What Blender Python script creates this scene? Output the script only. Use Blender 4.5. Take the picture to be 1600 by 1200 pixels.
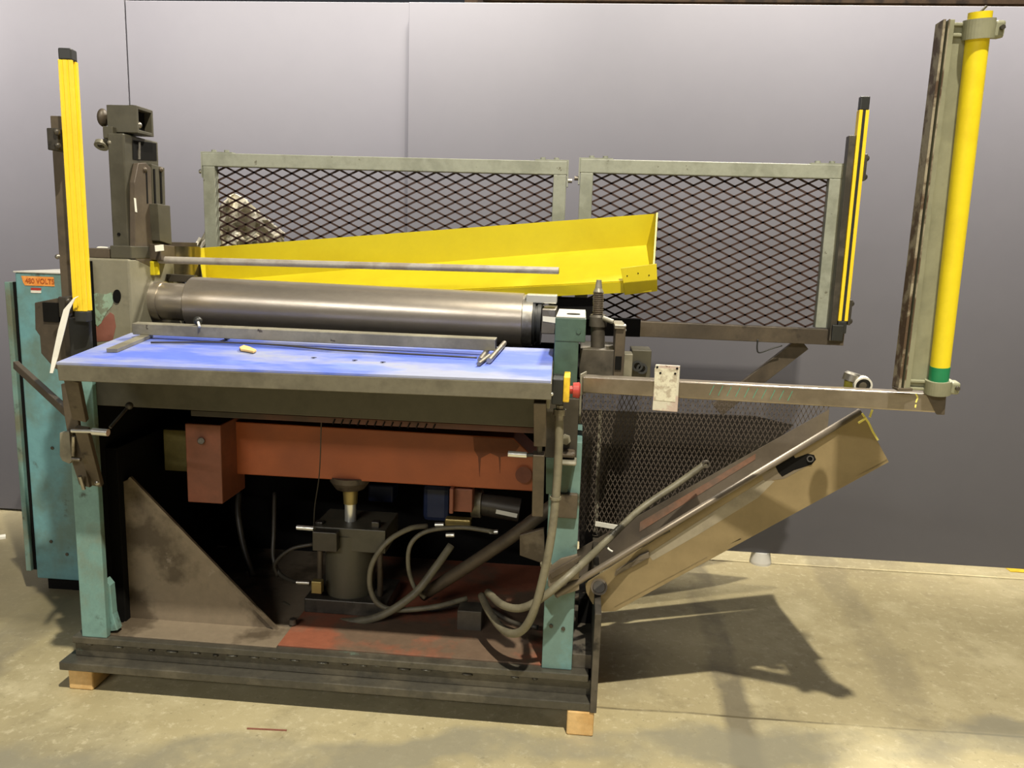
import bpy, math, random
from mathutils import Vector, Matrix
random.seed(7)
for o in list(bpy.data.objects): bpy.data.objects.remove(o)
SC = bpy.context.scene
COL = SC.collection
R = math.radians
V = Vector

# ------------------------------------------------------------------ camera
FPX = 1250.0                       # focal length in pixels of the 1600 px wide frame
YAW, PITCH, ROLL = R(4.75), R(9.8), R(1.84)
CAM = V((0, 0, 1.6))
fw = V((-math.sin(YAW)*math.cos(PITCH), math.cos(YAW)*math.cos(PITCH), -math.sin(PITCH)))
rt = V((math.cos(YAW), math.sin(YAW), 0)); up = rt.cross(fw)
cr, sr = math.cos(ROLL), math.sin(ROLL)
crt = rt*cr + up*sr                # rolled axes
cup = up*cr - rt*sr
cd = bpy.data.cameras.new('camera'); cam = bpy.data.objects.new('camera', cd); COL.objects.link(cam)
M = Matrix((crt, cup, -fw)).transposed().to_4x4(); M.translation = CAM
cam.matrix_world = M
cd.sensor_width = 36; cd.lens = FPX/1600*36; cd.clip_start = .02; cd.clip_end = 100
SC.camera = cam

# ------------------------------------------------------------------ world, lamps, exposure
W = bpy.data.worlds.new('world'); SC.world = W; W.use_nodes = True
bg = W.node_tree.nodes['Background']; bg.inputs[0].default_value = (.86, .90, 1, 1); bg.inputs[1].default_value = .03
def lamp(name, loc, size, watt, col=(1, .93, .80), target=None, spread=180, sy=None):
    d = bpy.data.lights.new(name, 'AREA'); d.shape = 'RECTANGLE'; d.size = size; d.size_y = sy or size
    d.energy = watt; d.color = col; d.spread = R(spread)
    o = bpy.data.objects.new(name, d); COL.objects.link(o); o.location = loc
    if target:
        o.rotation_euler = (V(target)-V(loc)).to_track_quat('-Z', 'Y').to_euler()
    return o
lamp('high_bay_lamp', (.85, -.5, 7.0), .14, 560, (1, .92, .76))
for x, w in ((-4.6, 100), (-1.5, 60), (1.6, 52), (4.7, 64)):       # unseen wash lights added to grade the wall brighter towards its top
    lamp('wall_wash', (x, 3.0, 4.2), 2.9, w, (1, .935, .87), target=(x, 4.1, 2.55), spread=54, sy=.12)
lamp('high_bay_lamp', (-3.8, -7.5, 6.3), 5.0, 270, (1, .96, .90), target=(-.9, 2.5, .6), sy=.22)  # unseen front fill strip, stretched to span the roll's highlight
lamp('high_bay_lamp', (1.5, 6.0, 6), .6, 520)
SC.view_settings.view_transform = 'Standard'; SC.view_settings.look = 'None'
SC.view_settings.gamma = 1; SC.view_settings.use_curve_mapping = False
SC.view_settings.exposure = 0.55

# ------------------------------------------------------------------ pixel -> point at a chosen depth
def ray(px, py):
    x, y = px-800, py-600
    return fw*FPX + crt*x - cup*y
def P(px, py, Y):
    d = ray(px, py); return CAM + d*((Y-CAM.y)/d.y)
def PX(px, py, X):
    d = ray(px, py); return CAM + d*((X-CAM.x)/d.x)
def PZ(px, py, Z):
    d = ray(px, py); return CAM + d*((Z-CAM.z)/d.z)

# ------------------------------------------------------------------ materials
def lin(r, g, b):
    f = lambda c: (c/255/12.92) if c/255 <= .04045 else ((c/255+.055)/1.055)**2.4
    return (f(r), f(g), f(b), 1)
MATS = {}
def mat(name, c, rough=.5, metal=0., c2=None, scale=5., lo=.48, hi=.6, c3=None, scale3=14., lo3=.6, hi3=.68,
        var=.18, bump=.08, bscale=60., rough2=None, spec=.5, stretch=None, aniso=None):
    m = bpy.data.materials.new(name); m.use_nodes = True; nt = m.node_tree; N = nt.nodes; L = nt.links
    b = N['Principled BSDF']
    tc = N.new('ShaderNodeTexCoord'); mp = N.new('ShaderNodeMapping')
    L.new(tc.outputs['Object'], mp.inputs[0])
    if stretch: mp.inputs['Scale'].default_value = stretch
    def noise(sc, det=6, ro=.6):
        n = N.new('ShaderNodeTexNoise'); n.inputs['Scale'].default_value = sc
        n.inputs['Detail'].default_value = det; n.inputs['Roughness'].default_value = ro
        L.new(mp.outputs[0], n.inputs['Vector']); return n
    def mixc(fac, a, bb, bt='MIX'):
        x = N.new('ShaderNodeMix'); x.data_type = 'RGBA'; x.blend_type = bt
        for s, v in ((0, fac), (6, a), (7, bb)):
            if hasattr(v, 'is_linked'): L.new(v, x.inputs[s])
            else: x.inputs[s].default_value = v
        return x.outputs[2]
    def thr(n, a, z):
        r = N.new('ShaderNodeMapRange'); r.inputs[1].default_value = a; r.inputs[2].default_value = z
        L.new(n.outputs[0], r.inputs[0]); return r.outputs[0]
    base = c
    rsock = None
    if c2:
        f = thr(noise(scale), lo, hi); base = mixc(f, base, c2)
        if rough2 is not None:
            r = N.new('ShaderNodeMapRange'); L.new(f, r.inputs[0]); r.inputs[3].default_value = rough; r.inputs[4].default_value = rough2; rsock = r.outputs[0]
    if c3:
        base = mixc(thr(noise(scale3, 8, .65), lo3, hi3), base, c3)
    if var:
        nv = noise(scale*4.3+11, 5, .7); r = N.new('ShaderNodeMapRange')
        r.inputs[1].default_value = .3; r.inputs[2].default_value = .7; r.inputs[3].default_value = 1-var; r.inputs[4].default_value = 1+var
        L.new(nv.outputs[0], r.inputs[0])
        cx = N.new('ShaderNodeCombineColor')
        for i in range(3): L.new(r.outputs[0], cx.inputs[i])
        base = mixc(1.0, base, cx.outputs[0], 'MULTIPLY')
    if hasattr(base, 'is_linked'): L.new(base, b.inputs['Base Color'])
    else: b.inputs['Base Color'].default_value = base
    b.inputs['Roughness'].default_value = rough
    if rsock: L.new(rsock, b.inputs['Roughness'])
    b.inputs['Metallic'].default_value = metal
    b.inputs['Specular IOR Level'].default_value = spec
    if bump:
        bn = noise(bscale, 4, .6); bb = N.new('ShaderNodeBump'); bb.inputs['Strength'].default_value = bump; bb.inputs['Distance'].default_value = .004
        L.new(bn.outputs[0], bb.inputs['Height']); L.new(bb.outputs[0], b.inputs['Normal'])
    MATS[name] = m; return m

m_wall = mat('painted_wall', lin(79, 78, 82), .5, c2=lin(75, 74, 79), scale=.6, lo=.4, hi=.7, c3=lin(70, 66, 64), scale3=9, lo3=.735, hi3=.8, var=.015, bump=.012, bscale=25, spec=.5)
m_wallp = mat('painted_wall_side', lin(190, 185, 180), .5, bump=0, var=.03)
m_teal = mat('teal_paint', lin(104, 152, 158), .5, c2=lin(100, 128, 122), scale=2.2, lo=.45, hi=.55, c3=lin(72, 72, 60), scale3=6, lo3=.6, hi3=.68, var=.1)
m_teal2 = mat('worn_teal_paint', lin(112, 148, 142), .5, c2=lin(104, 108, 90), scale=3.0, lo=.44, hi=.58, c3=lin(52, 58, 52), scale3=9, lo3=.6, hi3=.7, var=.14)
m_green = mat('dark_green_paint', lin(70, 92, 80), .42, c2=lin(56, 74, 65), scale=4, c3=lin(130, 140, 125), scale3=20, lo3=.7, hi3=.74, var=.12)
m_dk = mat('oily_dark_steel', lin(66, 62, 55), .42, .35, c2=lin(92, 86, 76), scale=3, c3=lin(40, 37, 33), scale3=11, var=.16, rough2=.6)
m_dk2 = mat('greasy_brown_steel', lin(88, 78, 64), .5, .2, c2=lin(70, 62, 52), scale=3.3, c3=lin(46, 40, 34), scale3=8, var=.14)
m_blk = mat('black_plastic', lin(38, 39, 37), .45, var=.1, bump=.03)
m_void = mat('shade_and_grease_black', lin(17, 16, 15), .8, var=.15, spec=.12)  # shade of openings and interior painted black; grease and fittings share it
m_base = mat('greasy_base_steel', lin(80, 77, 68), .3, .35, c2=lin(98, 93, 80), scale=5, c3=lin(112, 134, 120), scale3=7, lo3=.66, hi3=.74, var=.2, rough2=.5, bump=.25, bscale=35)
m_weld = mat('weld_bead_steel', lin(112, 110, 100), .35, .5, var=.25, bump=.4, bscale=90)
m_gus = mat('oil_stained_plate', lin(132, 119, 100), .5, .1, c2=lin(88, 77, 62), scale=2.6, lo=.48, hi=.56, c3=lin(154, 142, 126), scale3=3.5, lo3=.6, hi3=.64, var=.1)
m_red = mat('rust_red_floor_plate', lin(140, 84, 62), .55, c2=lin(104, 86, 70), scale=2.4, lo=.5, hi=.6, c3=lin(70, 58, 48), scale3=6, lo3=.62, hi3=.7, var=.14)
m_or = mat('orange_red_paint', lin(160, 84, 44), .5, c2=lin(142, 74, 40), scale=3, c3=lin(84, 56, 36), scale3=5, lo3=.68, hi3=.76, var=.08)
m_orb = mat('brick_red_paint', lin(136, 80, 58), .55, c2=lin(120, 72, 52), scale=4, var=.08)
m_dkred = mat('grimy_red_strip', lin(92, 56, 44), .6, c2=lin(52, 46, 38), scale=2, lo=.42, hi=.6)
m_roll = mat('ground_roll_steel', lin(172, 163, 150), .30, .75, c2=lin(150, 142, 130), scale=6, lo=.4, hi=.7, var=.06, bump=.05, bscale=120, rough2=.36, stretch=(.5, 1, 1))
m_steel = mat('bare_steel', lin(168, 164, 154), .34, .9, c2=lin(126, 120, 110), scale=8, var=.1, rough2=.5)
m_chrome = mat('bright_steel', lin(225, 225, 218), .25, .6, var=.03, bump=0)
m_grey = mat('mill_scale_steel', lin(136, 132, 116), .45, .2, c2=lin(116, 112, 98), scale=6, c3=lin(70, 64, 56), scale3=16, lo3=.66, var=.12)
m_arm = mat('brushed_arm_steel', lin(158, 148, 134), .3, .8, c2=lin(138, 128, 114), scale=4, var=.08)
m_rail = mat('grimy_table_rail', lin(108, 104, 90), .45, .2, c2=lin(92, 88, 76), scale=5, c3=lin(140, 134, 116), scale3=18, lo3=.68, var=.12)
m_rod = mat('dull_grey_rod_steel', lin(164, 158, 148), .45, .2, c2=lin(146, 136, 124), scale=9, var=.08)
m_olive = mat('bare_grey_green_casting', lin(134, 130, 110), .5, .1, c2=lin(146, 142, 122), scale=4, c3=lin(108, 104, 88), scale3=6, lo3=.6, hi3=.72, var=.07)
m_peel = mat('peeling_mint_paint', lin(142, 166, 142), .6, c2=lin(120, 128, 106), scale=22, lo=.52, hi=.56, var=.08, bump=.3, bscale=40)
m_prime = mat('red_primer', lin(138, 88, 74), .6, c2=lin(122, 76, 62), scale=9, c3=lin(170, 160, 140), scale3=26, lo3=.7, hi3=.73, var=.06)
m_tower = mat('dark_olive_housing_paint', lin(80, 77, 64), .45, .1, c2=lin(69, 66, 54), scale=4, var=.08, bump=.05)
m_towerb = mat('brown_slide_steel', lin(92, 82, 68), .5, .15, c2=lin(80, 70, 58), scale=6, var=.08)
m_tray = mat('tan_oiled_sheet_steel', lin(138, 122, 90), .42, .2, c2=lin(110, 96, 68), scale=1.8, lo=.42, hi=.62, c3=lin(140, 135, 120), scale3=2.1, lo3=.58, hi3=.66, var=.06)
m_trayin = mat('grey_tray_steel', lin(122, 112, 98), .45, .4, c2=lin(100, 92, 82), scale=3, var=.1)
m_rust = mat('orange_rust', lin(132, 98, 78), .7, c2=lin(112, 94, 80), scale=7, lo=.46, hi=.6, var=.14)
m_frame = mat('grey_green_guard_paint', lin(144, 147, 133), .5, c2=lin(130, 133, 119), scale=9, c3=lin(100, 98, 82), scale3=24, lo3=.66, var=.08)
m_mesh = mat('dark_brown_expanded_steel', lin(62, 44, 38), .5, .2, var=.1, bump=0)
m_mesh2 = mat('grey_brown_expanded_steel', lin(104, 94, 84), .5, .3, var=.1, bump=0)
m_yel = mat('chrome_yellow_paint', lin(208, 192, 30), .42, c2=lin(202, 184, 26), scale=2, c3=lin(180, 150, 30), scale3=30, lo3=.76, hi3=.8, var=.03, bump=.02)
m_lcy = mat('light_curtain_yellow', lin(240, 204, 44), .4, c2=lin(234, 196, 38), scale=4, c3=lin(150, 120, 30), scale3=24, lo3=.68, hi3=.76, var=.04, bump=.02)
m_tube = mat('chipped_yellow_tube_paint', lin(238, 216, 34), .45, c2=lin(230, 206, 30), scale=5, c3=lin(70, 60, 30), scale3=26, lo3=.715, hi3=.735, var=.04, bump=.03)
m_tape = mat('green_tape', lin(20, 130, 84), .4, var=.06, bump=.02)
m_chan = mat('grey_green_channel_paint', lin(140, 140, 116), .5, c2=lin(128, 128, 106), scale=7, var=.05)
m_chane = mat('scuffed_channel_edge', lin(150, 142, 122), .55, c2=lin(84, 66, 50), scale=16, lo=.45, hi=.55, var=.14)
m_blue = mat('worn_blue_table_sheet', lin(90, 112, 208), .5, c2=lin(146, 152, 176), scale=3.0, lo=.44, hi=.6, c3=lin(116, 136, 220), scale3=5, lo3=.56, hi3=.66, var=.06, bump=.05, stretch=(.6, 1.6, 1))
m_bluee = mat('blue_sheet_edge', lin(52, 66, 200), .5, var=.05, bump=0)
m_wood = mat('sawn_block_wood', lin(216, 180, 122), .7, c2=lin(200, 160, 100), scale=9, var=.1, stretch=(1, .25, 1), bump=.2)
m_woodd = mat('stained_block_wood', lin(110, 60, 34), .7, var=.15)
m_white = mat('white_plastic', lin(222, 220, 208), .5, var=.05, bump=0)
m_rag = mat('white_crumpled_sheet', lin(214, 208, 188), .7, c2=lin(150, 142, 116), scale=14, lo=.5, hi=.58, var=.1, bump=.4, bscale=30)
m_orl = mat('orange_sticker', lin(226, 142, 62), .55, c2=lin(236, 166, 92), scale=14, var=.04, bump=0)
m_txt = mat('faded_brown_print', lin(176, 92, 40), .6, var=0, bump=0)
m_redl = mat('red_plastic', lin(168, 58, 50), .4, var=.04, bump=0)
m_estop = mat('estop_yellow', lin(226, 190, 50), .45, c2=lin(205, 168, 44), scale=30, var=.06, bump=.03)
m_hose = mat('grey_hydraulic_hose', lin(114, 109, 90), .5, c2=lin(96, 91, 75), scale=12, var=.1, bump=.1)
m_hosed = mat('black_hydraulic_hose', lin(58, 54, 46), .5, var=.12)
m_brass = mat('brass_fitting', lin(150, 134, 84), .4, .6, var=.1)
m_bluem = mat('blue_motor_paint', lin(20, 34, 66), .5, var=.08)
m_chalk = mat('green_chalk', lin(70, 150, 125), .8, var=.1, bump=0)
m_ychalk = mat('yellow_marker', lin(235, 225, 120), .7, var=.05, bump=0)
m_pale = mat('pale_scuffed_plate', lin(190, 172, 160), .5, .2, c2=lin(206, 202, 184), scale=22, lo=.42, hi=.5, c3=lin(120, 96, 84), scale3=60, lo3=.66, hi3=.7, var=.06)
m_tan = mat('tan_chip', lin(214, 180, 120), .7, var=.1)
m_rack = mat('dark_wood_rack', lin(84, 66, 50), .8, c2=lin(50, 38, 30), scale=9, var=.2)
m_foot = mat('grey_foot', lin(186, 184, 176), .5, var=.03)
m_oliveg = mat('oily_brass_reflecting_steel', lin(160, 148, 112), .22, .9, c2=lin(120, 112, 84), scale=7, var=.1, stretch=(4, 4, .4))
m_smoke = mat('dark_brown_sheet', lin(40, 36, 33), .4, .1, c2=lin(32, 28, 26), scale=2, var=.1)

# concrete floor with stains, tracks and one saw joint
def floor_material():
    m = bpy.data.materials.new('stained_concrete'); m.use_nodes = True; nt = m.node_tree; N = nt.nodes; L = nt.links
    b = N['Principled BSDF']; tc = N.new('ShaderNodeTexCoord')
    def noise(sc, det=6, ro=.6):
        n = N.new('ShaderNodeTexNoise'); n.inputs['Scale'].default_value = sc; n.inputs['Detail'].default_value = det; n.inputs['Roughness'].default_value = ro
        L.new(tc.outputs['Object'], n.inputs['Vector']); return n.outputs[0]
    def mr(s, a, z, o0=0., o1=1.):
        r = N.new('ShaderNodeMapRange'); r.inputs[1].default_value = a; r.inputs[2].default_value = z; r.inputs[3].default_value = o0; r.inputs[4].default_value = o1
        L.new(s, r.inputs[0]); return r.outputs[0]
    def mix(f, a, c, bt='MIX'):
        x = N.new('ShaderNodeMix'); x.data_type = 'RGBA'; x.blend_type = bt
        for s, v in ((0, f), (6, a), (7, c)):
            if hasattr(v, 'is_linked'): L.new(v, x.inputs[s])
            else: x.inputs[s].default_value = v
        return x.outputs[2]
    def math_(op, a, c=None):
        x = N.new('ShaderNodeMath'); x.operation = op
        for i, v in ((0, a), (1, c)):
            if v is None: continue
            if hasattr(v, 'is_linked'): L.new(v, x.inputs[i])
            else: x.inputs[i].default_value = v
        return x.outputs[0]
    base = mix(mr(noise(1.1, 8, .6), .35, .68), lin(186, 175, 138), lin(164, 153, 117))
    base = mix(mr(noise(3.1, 8, .65), .52, .7), base, lin(196, 186, 150))
    base = mix(mr(noise(.75, 6, .55), .54, .66, 0, .6), base, lin(116, 110, 92))
    base = mix(mr(noise(30, 6, .75), .54, .68, 0, .7), base, lin(214, 205, 172))
    base = mix(mr(noise(8, 8, .7), .54, .66, 0, .5), base, lin(150, 140, 108))
    base = mix(mr(noise(48, 4, .7), .62, .72, 0, .6), base, lin(118, 110, 84))
    sx = N.new('ShaderNodeSeparateXYZ'); L.new(tc.outputs['Object'], sx.inputs[0])
    X, Y = sx.outputs[0], math_('ADD', sx.outputs[1], 1.0)      # floor origin lies at y = 1
    wob = math_('MULTIPLY', math_('SUBTRACT', noise(1.7, 4), .5), .5)
    def band(p, q, w, col, amt, wobble=1., xmin=None):
        nonlocal base
        d = (q-p); n = V((-d.y, d.x, 0)).normalized(); c0 = n.dot(p)
        s = math_('ADD', math_('SUBTRACT', math_('ADD', math_('MULTIPLY', X, n.x), math_('MULTIPLY', Y, n.y)), c0), math_('MULTIPLY', wob, wobble))
        f = mr(math_('ABSOLUTE', s), w*.55, w, amt, 0)
        f = math_('MULTIPLY', f, mr(noise(2.3, 6), .34, .56))
        if xmin is not None: f = math_('MULTIPLY', f, mr(X, xmin, xmin+.1))
        base = mix(f, base, col)
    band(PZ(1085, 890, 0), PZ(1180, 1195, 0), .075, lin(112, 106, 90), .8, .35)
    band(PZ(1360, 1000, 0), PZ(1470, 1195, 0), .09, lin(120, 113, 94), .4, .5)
    band(PZ(1010, 1110, 0), PZ(1600, 1152, 0), .007, lin(96, 88, 66), .9, .06, -.3)
    band(PZ(0, 1010, 0), PZ(60, 960, 0), .12, lin(118, 112, 94), .6, .8)
    band(PZ(20, 1190, 0), PZ(250, 1185, 0), .12, lin(140, 136, 118), .8, .9)
    jl = PZ(1010, 1112, 0); jr = PZ(1600, 1150, 0); sl_ = (jr.y-jl.y)/(jr.x-jl.x)      # older, greyer slab beyond the joint
    s2 = math_('SUBTRACT', Y, math_('ADD', math_('MULTIPLY', math_('SUBTRACT', X, jl.x), sl_), jl.y))
    base = mix(math_('MULTIPLY', mr(s2, -.004, .012, 0, .55), mr(X, -.4, -.3)), base, mix(1.0, base, (.72, .70, .68, 1), 'MULTIPLY'))
    far = math_('MULTIPLY', mr(math_('ADD', Y, wob), 2.82, 2.98), mr(X, -1.55, -1.75))  # darker floor colour left of the machine, past a soft line
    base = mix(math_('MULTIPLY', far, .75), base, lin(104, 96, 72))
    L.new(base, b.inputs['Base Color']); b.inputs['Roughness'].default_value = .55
    bn = noise(60, 6, .7); bp = N.new('ShaderNodeBump'); bp.inputs['Strength'].default_value = .25; bp.inputs['Distance'].default_value = .004
    L.new(bn, bp.inputs['Height']); L.new(bp.outputs[0], b.inputs['Normal'])
    return m
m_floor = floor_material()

# ------------------------------------------------------------------ mesh builder (world coordinates)
class MB:
    def __init__(s): s.v = []; s.f = []; s.sm = []
    def face(s, pts, smooth=False):
        i = len(s.v); s.v += [V(p) for p in pts]; s.f.append(tuple(range(i, i+len(pts)))); s.sm.append(smooth)
    def hexa(s, p):                     # 8 points: bottom 4 (ccw), top 4
        i = len(s.v); s.v += [V(q) for q in p]
        for f in ((3, 2, 1, 0), (4, 5, 6, 7), (0, 1, 5, 4), (1, 2, 6, 5), (2, 3, 7, 6), (3, 0, 4, 7)):
            s.f.append(tuple(i+k for k in f)); s.sm.append(False)
        return s
    def box(s, x0, x1, y0, y1, z0, z1):
        return s.hexa([(x0, y0, z0), (x1, y0, z0), (x1, y1, z0), (x0, y1, z0), (x0, y0, z1), (x1, y0, z1), (x1, y1, z1), (x0, y1, z1)])
    def beam(s, p0, p1, w, h, upv=(0, 0, 1)):      # bar from p0 to p1, w sideways, h along up
        p0, p1 = V(p0), V(p1); d = (p1-p0).normalized(); sd = d.cross(V(upv)).normalized(); u = sd.cross(d)
        a, c = sd*w/2, u*h/2
        return s.hexa([p0-a-c, p0+a-c, p1+a-c, p1-a-c, p0-a+c, p0+a+c, p1+a+c, p1-a+c])
    def prism(s, poly, vec):
        n = len(poly); i = len(s.v); poly = [V(p) for p in poly]; vec = V(vec)
        s.v += poly + [p+vec for p in poly]
        nrm = V((0, 0, 0))
        for k in range(n): nrm += poly[k].cross(poly[(k+1) % n])
        fl = nrm.dot(vec) > 0
        A = list(range(i, i+n)); B = list(range(i+n, i+2*n))
        s.f.append(tuple(A[::-1] if fl else A)); s.f.append(tuple(B if fl else B[::-1])); s.sm += [False, False]
        for k in range(n):
            q = (A[k], A[(k+1) % n], B[(k+1) % n], B[k])
            s.f.append(q if fl else q[::-1]); s.sm.append(False)
        return s
    def cyl(s, p0, p1, r0, r1=None, n=20, caps=True):
        p0, p1 = V(p0), V(p1); r1 = r0 if r1 is None else r1
        d = (p1-p0).normalized(); a = d.orthogonal().normalized(); b = d.cross(a)
        c = [a*math.cos(2*math.pi*k/n)+b*math.sin(2*math.pi*k/n) for k in range(n)]
        i = len(s.v); s.v += [p0+q*r0 for q in c]+[p1+q*r1 for q in c]
        for k in range(n):
            s.f.append((i+k, i+(k+1) % n, i+n+(k+1) % n, i+n+k)); s.sm.append(True)
        if caps:
            if r0 > 1e-5: s.face([p0+q*r0 for q in c][::-1])
            if r1 > 1e-5: s.face([p1+q*r1 for q in c])
        return s
    def ringcyl(s, p0, p1, ro, ri, n=24):
        p0, p1 = V(p0), V(p1); d = (p1-p0).normalized(); a = d.orthogonal().normalized(); b = d.cross(a)
        c = [a*math.cos(2*math.pi*k/n)+b*math.sin(2*math.pi*k/n) for k in range(n)]
        for k in range(n):
            q, w = c[k], c[(k+1) % n]
            s.face([p0+q*ro, p0+w*ro, p1+w*ro, p1+q*ro], True); s.face([p1+q*ri, p1+w*ri, p0+w*ri, p0+q*ri], True)
            s.face([p1+q*ro, p1+w*ro, p1+w*ri, p1+q*ri]); s.face([p0+q*ri, p0+w*ri, p0+w*ro, p0+q*ro])
        return s
    def lathe(s, p0, axis, prof, n=24):       # prof: list of (distance along axis, radius)
        p0 = V(p0); axis = V(axis).normalized()
        for (t0, r0), (t1, r1) in zip(prof, prof[1:]):
            if abs(t0-t1) < 1e-6:
                d = axis; a = d.orthogonal().normalized(); b = d.cross(a)
                for k in range(n):
                    q = a*math.cos(2*math.pi*k/n)+b*math.sin(2*math.pi*k/n); w = a*math.cos(2*math.pi*(k+1)/n)+b*math.sin(2*math.pi*(k+1)/n)
                    o = p0+axis*t0
                    s.face([o+q*r0, o+w*r0, o+w*r1, o+q*r1])
            else: s.cyl(p0+axis*t0, p0+axis*t1, r0, r1, n, caps=False)
        return s
    def ball(s, c, r, n=14, m=8, sc=(1, 1, 1)):
        c = V(c); i = len(s.v)
        for j in range(m+1):
            t = math.pi*j/m
            for k in range(n):
                a = 2*math.pi*k/n; s.v.append(c+V((r*sc[0]*math.sin(t)*math.cos(a), r*sc[1]*math.sin(t)*math.sin(a), r*sc[2]*math.cos(t))))
        for j in range(m):
            for k in range(n):
                s.f.append((i+j*n+k, i+(j+1)*n+k, i+(j+1)*n+(k+1) % n, i+j*n+(k+1) % n)); s.sm.append(True)
        return s
    def tube(s, pts, r, n=10, sub=6, caps=True):
        pts = [V(p) for p in pts]; path = []
        if sub > 1 and len(pts) > 2:
            q = [pts[0]*2-pts[1]]+pts+[pts[-1]*2-pts[-2]]
            for k in range(1, len(q)-2):
                for j in range(sub):
                    t = j/sub; a, b, c, d = q[k-1], q[k], q[k+1], q[k+2]
                    path.append(.5*((2*b)+(c-a)*t+(2*a-5*b+4*c-d)*t*t+(3*b-a-3*c+d)*t**3))
            path.append(pts[-1])
        else: path = pts
        d0 = (path[1]-path[0]).normalized(); a = d0.orthogonal().normalized(); i = len(s.v); rings = len(path)
        for k, p in enumerate(path):
            d = (path[min(k+1, rings-1)]-path[max(k-1, 0)]).normalized(); a = (a-d*a.dot(d)).normalized(); b = d.cross(a)
            s.v += [p+(a*math.cos(2*math.pi*j/n)+b*math.sin(2*math.pi*j/n))*r for j in range(n)]
        for k in range(rings-1):
            for j in range(n):
                s.f.append((i+k*n+j, i+k*n+(j+1) % n, i+(k+1)*n+(j+1) % n, i+(k+1)*n+j)); s.sm.append(True)
        if caps:
            s.f.append(tuple(i+j for j in range(n))[::-1]); s.sm.append(False)
            s.f.append(tuple(i+(rings-1)*n+j for j in range(n))); s.sm.append(False)
        return s
    def build(s, name, m, parent=None, bevel=0., seg=2):
        root = parent
        while root is not None and root.parent: root = root.parent
        off = root.location.copy() if root is not None else V((0, 0, 0))
        own = V((0, 0, 0))
        if root is None:               # a thing that is one mesh: origin at its base
            xs = [v.x for v in s.v]; ys = [v.y for v in s.v]; zs = [v.z for v in s.v]
            own = V(((min(xs)+max(xs))/2, (min(ys)+max(ys))/2, min(zs))); off = own
        me = bpy.data.meshes.new(name); me.from_pydata([tuple(v-off) for v in s.v], [], s.f)
        me.polygons.foreach_set('use_smooth', s.sm); me.materials.append(m); me.update()
        o = bpy.data.objects.new(name, me); COL.objects.link(o); o.parent = parent
        if root is None: o.location = own
        if bevel:
            b = o.modifiers.new('bevel', 'BEVEL'); b.width = bevel; b.segments = seg; b.limit_method = 'ANGLE'; b.angle_limit = R(40)
        return o
def tag(o, label, cat, group=None):
    o['label'] = label; o['category'] = cat
    if group: o['group'] = group
    return o
def thing(name, label, cat, loc, group=None):
    o = bpy.data.objects.new(name, None); COL.objects.link(o); o.location = loc; o.empty_display_size = .1
    return tag(o, label, cat, group)
def struct(o): o['kind'] = 'structure'; return o
def prect(x0, y0, x1, y1, Y0, Y1):       # upright box whose front face fills a pixel rectangle at depth Y0
    a, b = P(x0, (y0+y1)/2, Y0), P(x1, (y0+y1)/2, Y0); c, d = P((x0+x1)/2, y0, Y0), P((x0+x1)/2, y1, Y0)
    return (a.x, b.x, Y0, Y1, d.z, c.z)
def pb(name, m, parent, x0, y0, x1, y1, Y0, Y1, bevel=.003):
    return MB().box(*prect(x0, y0, x1, y1, Y0, Y1)).build(name, m, parent, bevel)
def pc(name, m, parent, x0, y0, Y0, x1, y1, Y1, r, n=16, r1=None):
    return MB().cyl(P(x0, y0, Y0), P(x1, y1, Y1), r, r1, n).build(name, m, parent)
def ppoly(name, m, parent, pts, Y0, th, bevel=.002):
    return MB().prism([P(x, y, Y0) for x, y in pts], (0, th, 0)).build(name, m, parent, bevel)
def xpoly(name, m, parent, pts, X, th, bevel=.002):
    return MB().prism([PX(x, y, X) for x, y in pts], (th, 0, 0)).build(name, m, parent, bevel)
def bolt(name, m, parent, c, d, r, h):
    c = V(c); d = V(d).normalized()
    return MB().cyl(c, c+d*h, r, r, 6).build(name, m, parent)
def text(name, body, m, parent, c, size, xdir, updir, fit=None):
    cu = bpy.data.curves.new(name, 'FONT'); cu.body = body; cu.size = size; cu.align_x = 'CENTER'; cu.align_y = 'CENTER'; cu.extrude = .0004
    t = bpy.data.objects.new(name, cu); COL.objects.link(t)
    me = bpy.data.meshes.new_from_object(t); bpy.data.objects.remove(t)
    me.name = name; xd = V(xdir).normalized(); ud = V(updir).normalized(); n = xd.cross(ud)
    w = max(v.co.x for v in me.vertices)-min(v.co.x for v in me.vertices)
    k = (fit/w) if fit else 1
    root = parent
    while root.parent: root = root.parent
    for v in me.vertices: v.co = V(c)+xd*v.co.x*k+ud*v.co.y+n*v.co.z-root.location
    me.materials.clear(); me.materials.append(m)
    o = bpy.data.objects.new(name, me); COL.objects.link(o); o.parent = parent; return o

# ================================================================== THE SETTING
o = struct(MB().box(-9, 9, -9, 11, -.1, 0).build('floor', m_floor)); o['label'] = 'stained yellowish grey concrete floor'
YW = 4.16; YR = 4.06; WT = 2.71
xs1 = P(199, 90, YW).x; xs2 = P(638, 120, YR).x
w = struct(MB().box(-7, xs1-.003, YW, YW+.05, .012, WT+.15).build('wall_left', m_wall, bevel=.002)); w['label'] = 'grey painted wall panel at the far left'
w = struct(MB().box(xs1+.003, xs2+.25, YW, YW+.05, .012, WT+.06).build('wall_center', m_wall, bevel=.002)); w['label'] = 'grey painted wall panel in the middle'
w = struct(MB().box(xs2, 7, YR, YR+.05, P(1400, 877, YR).z, P(1300, 8, YR).z).build('wall_right', m_wall, bevel=.002)); w['label'] = 'grey painted wall panel standing proud on the right'
c = P(1191, 868, YR); c.z = 0
MB().lathe((c.x, YR+.03, 0), (0, 0, 1), [(0, .055), (.012, .055), (P(1400, 877, YR).z, .045), (P(1400, 877, YR).z, 0)]).build('levelling_foot', m_foot, w)
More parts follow.
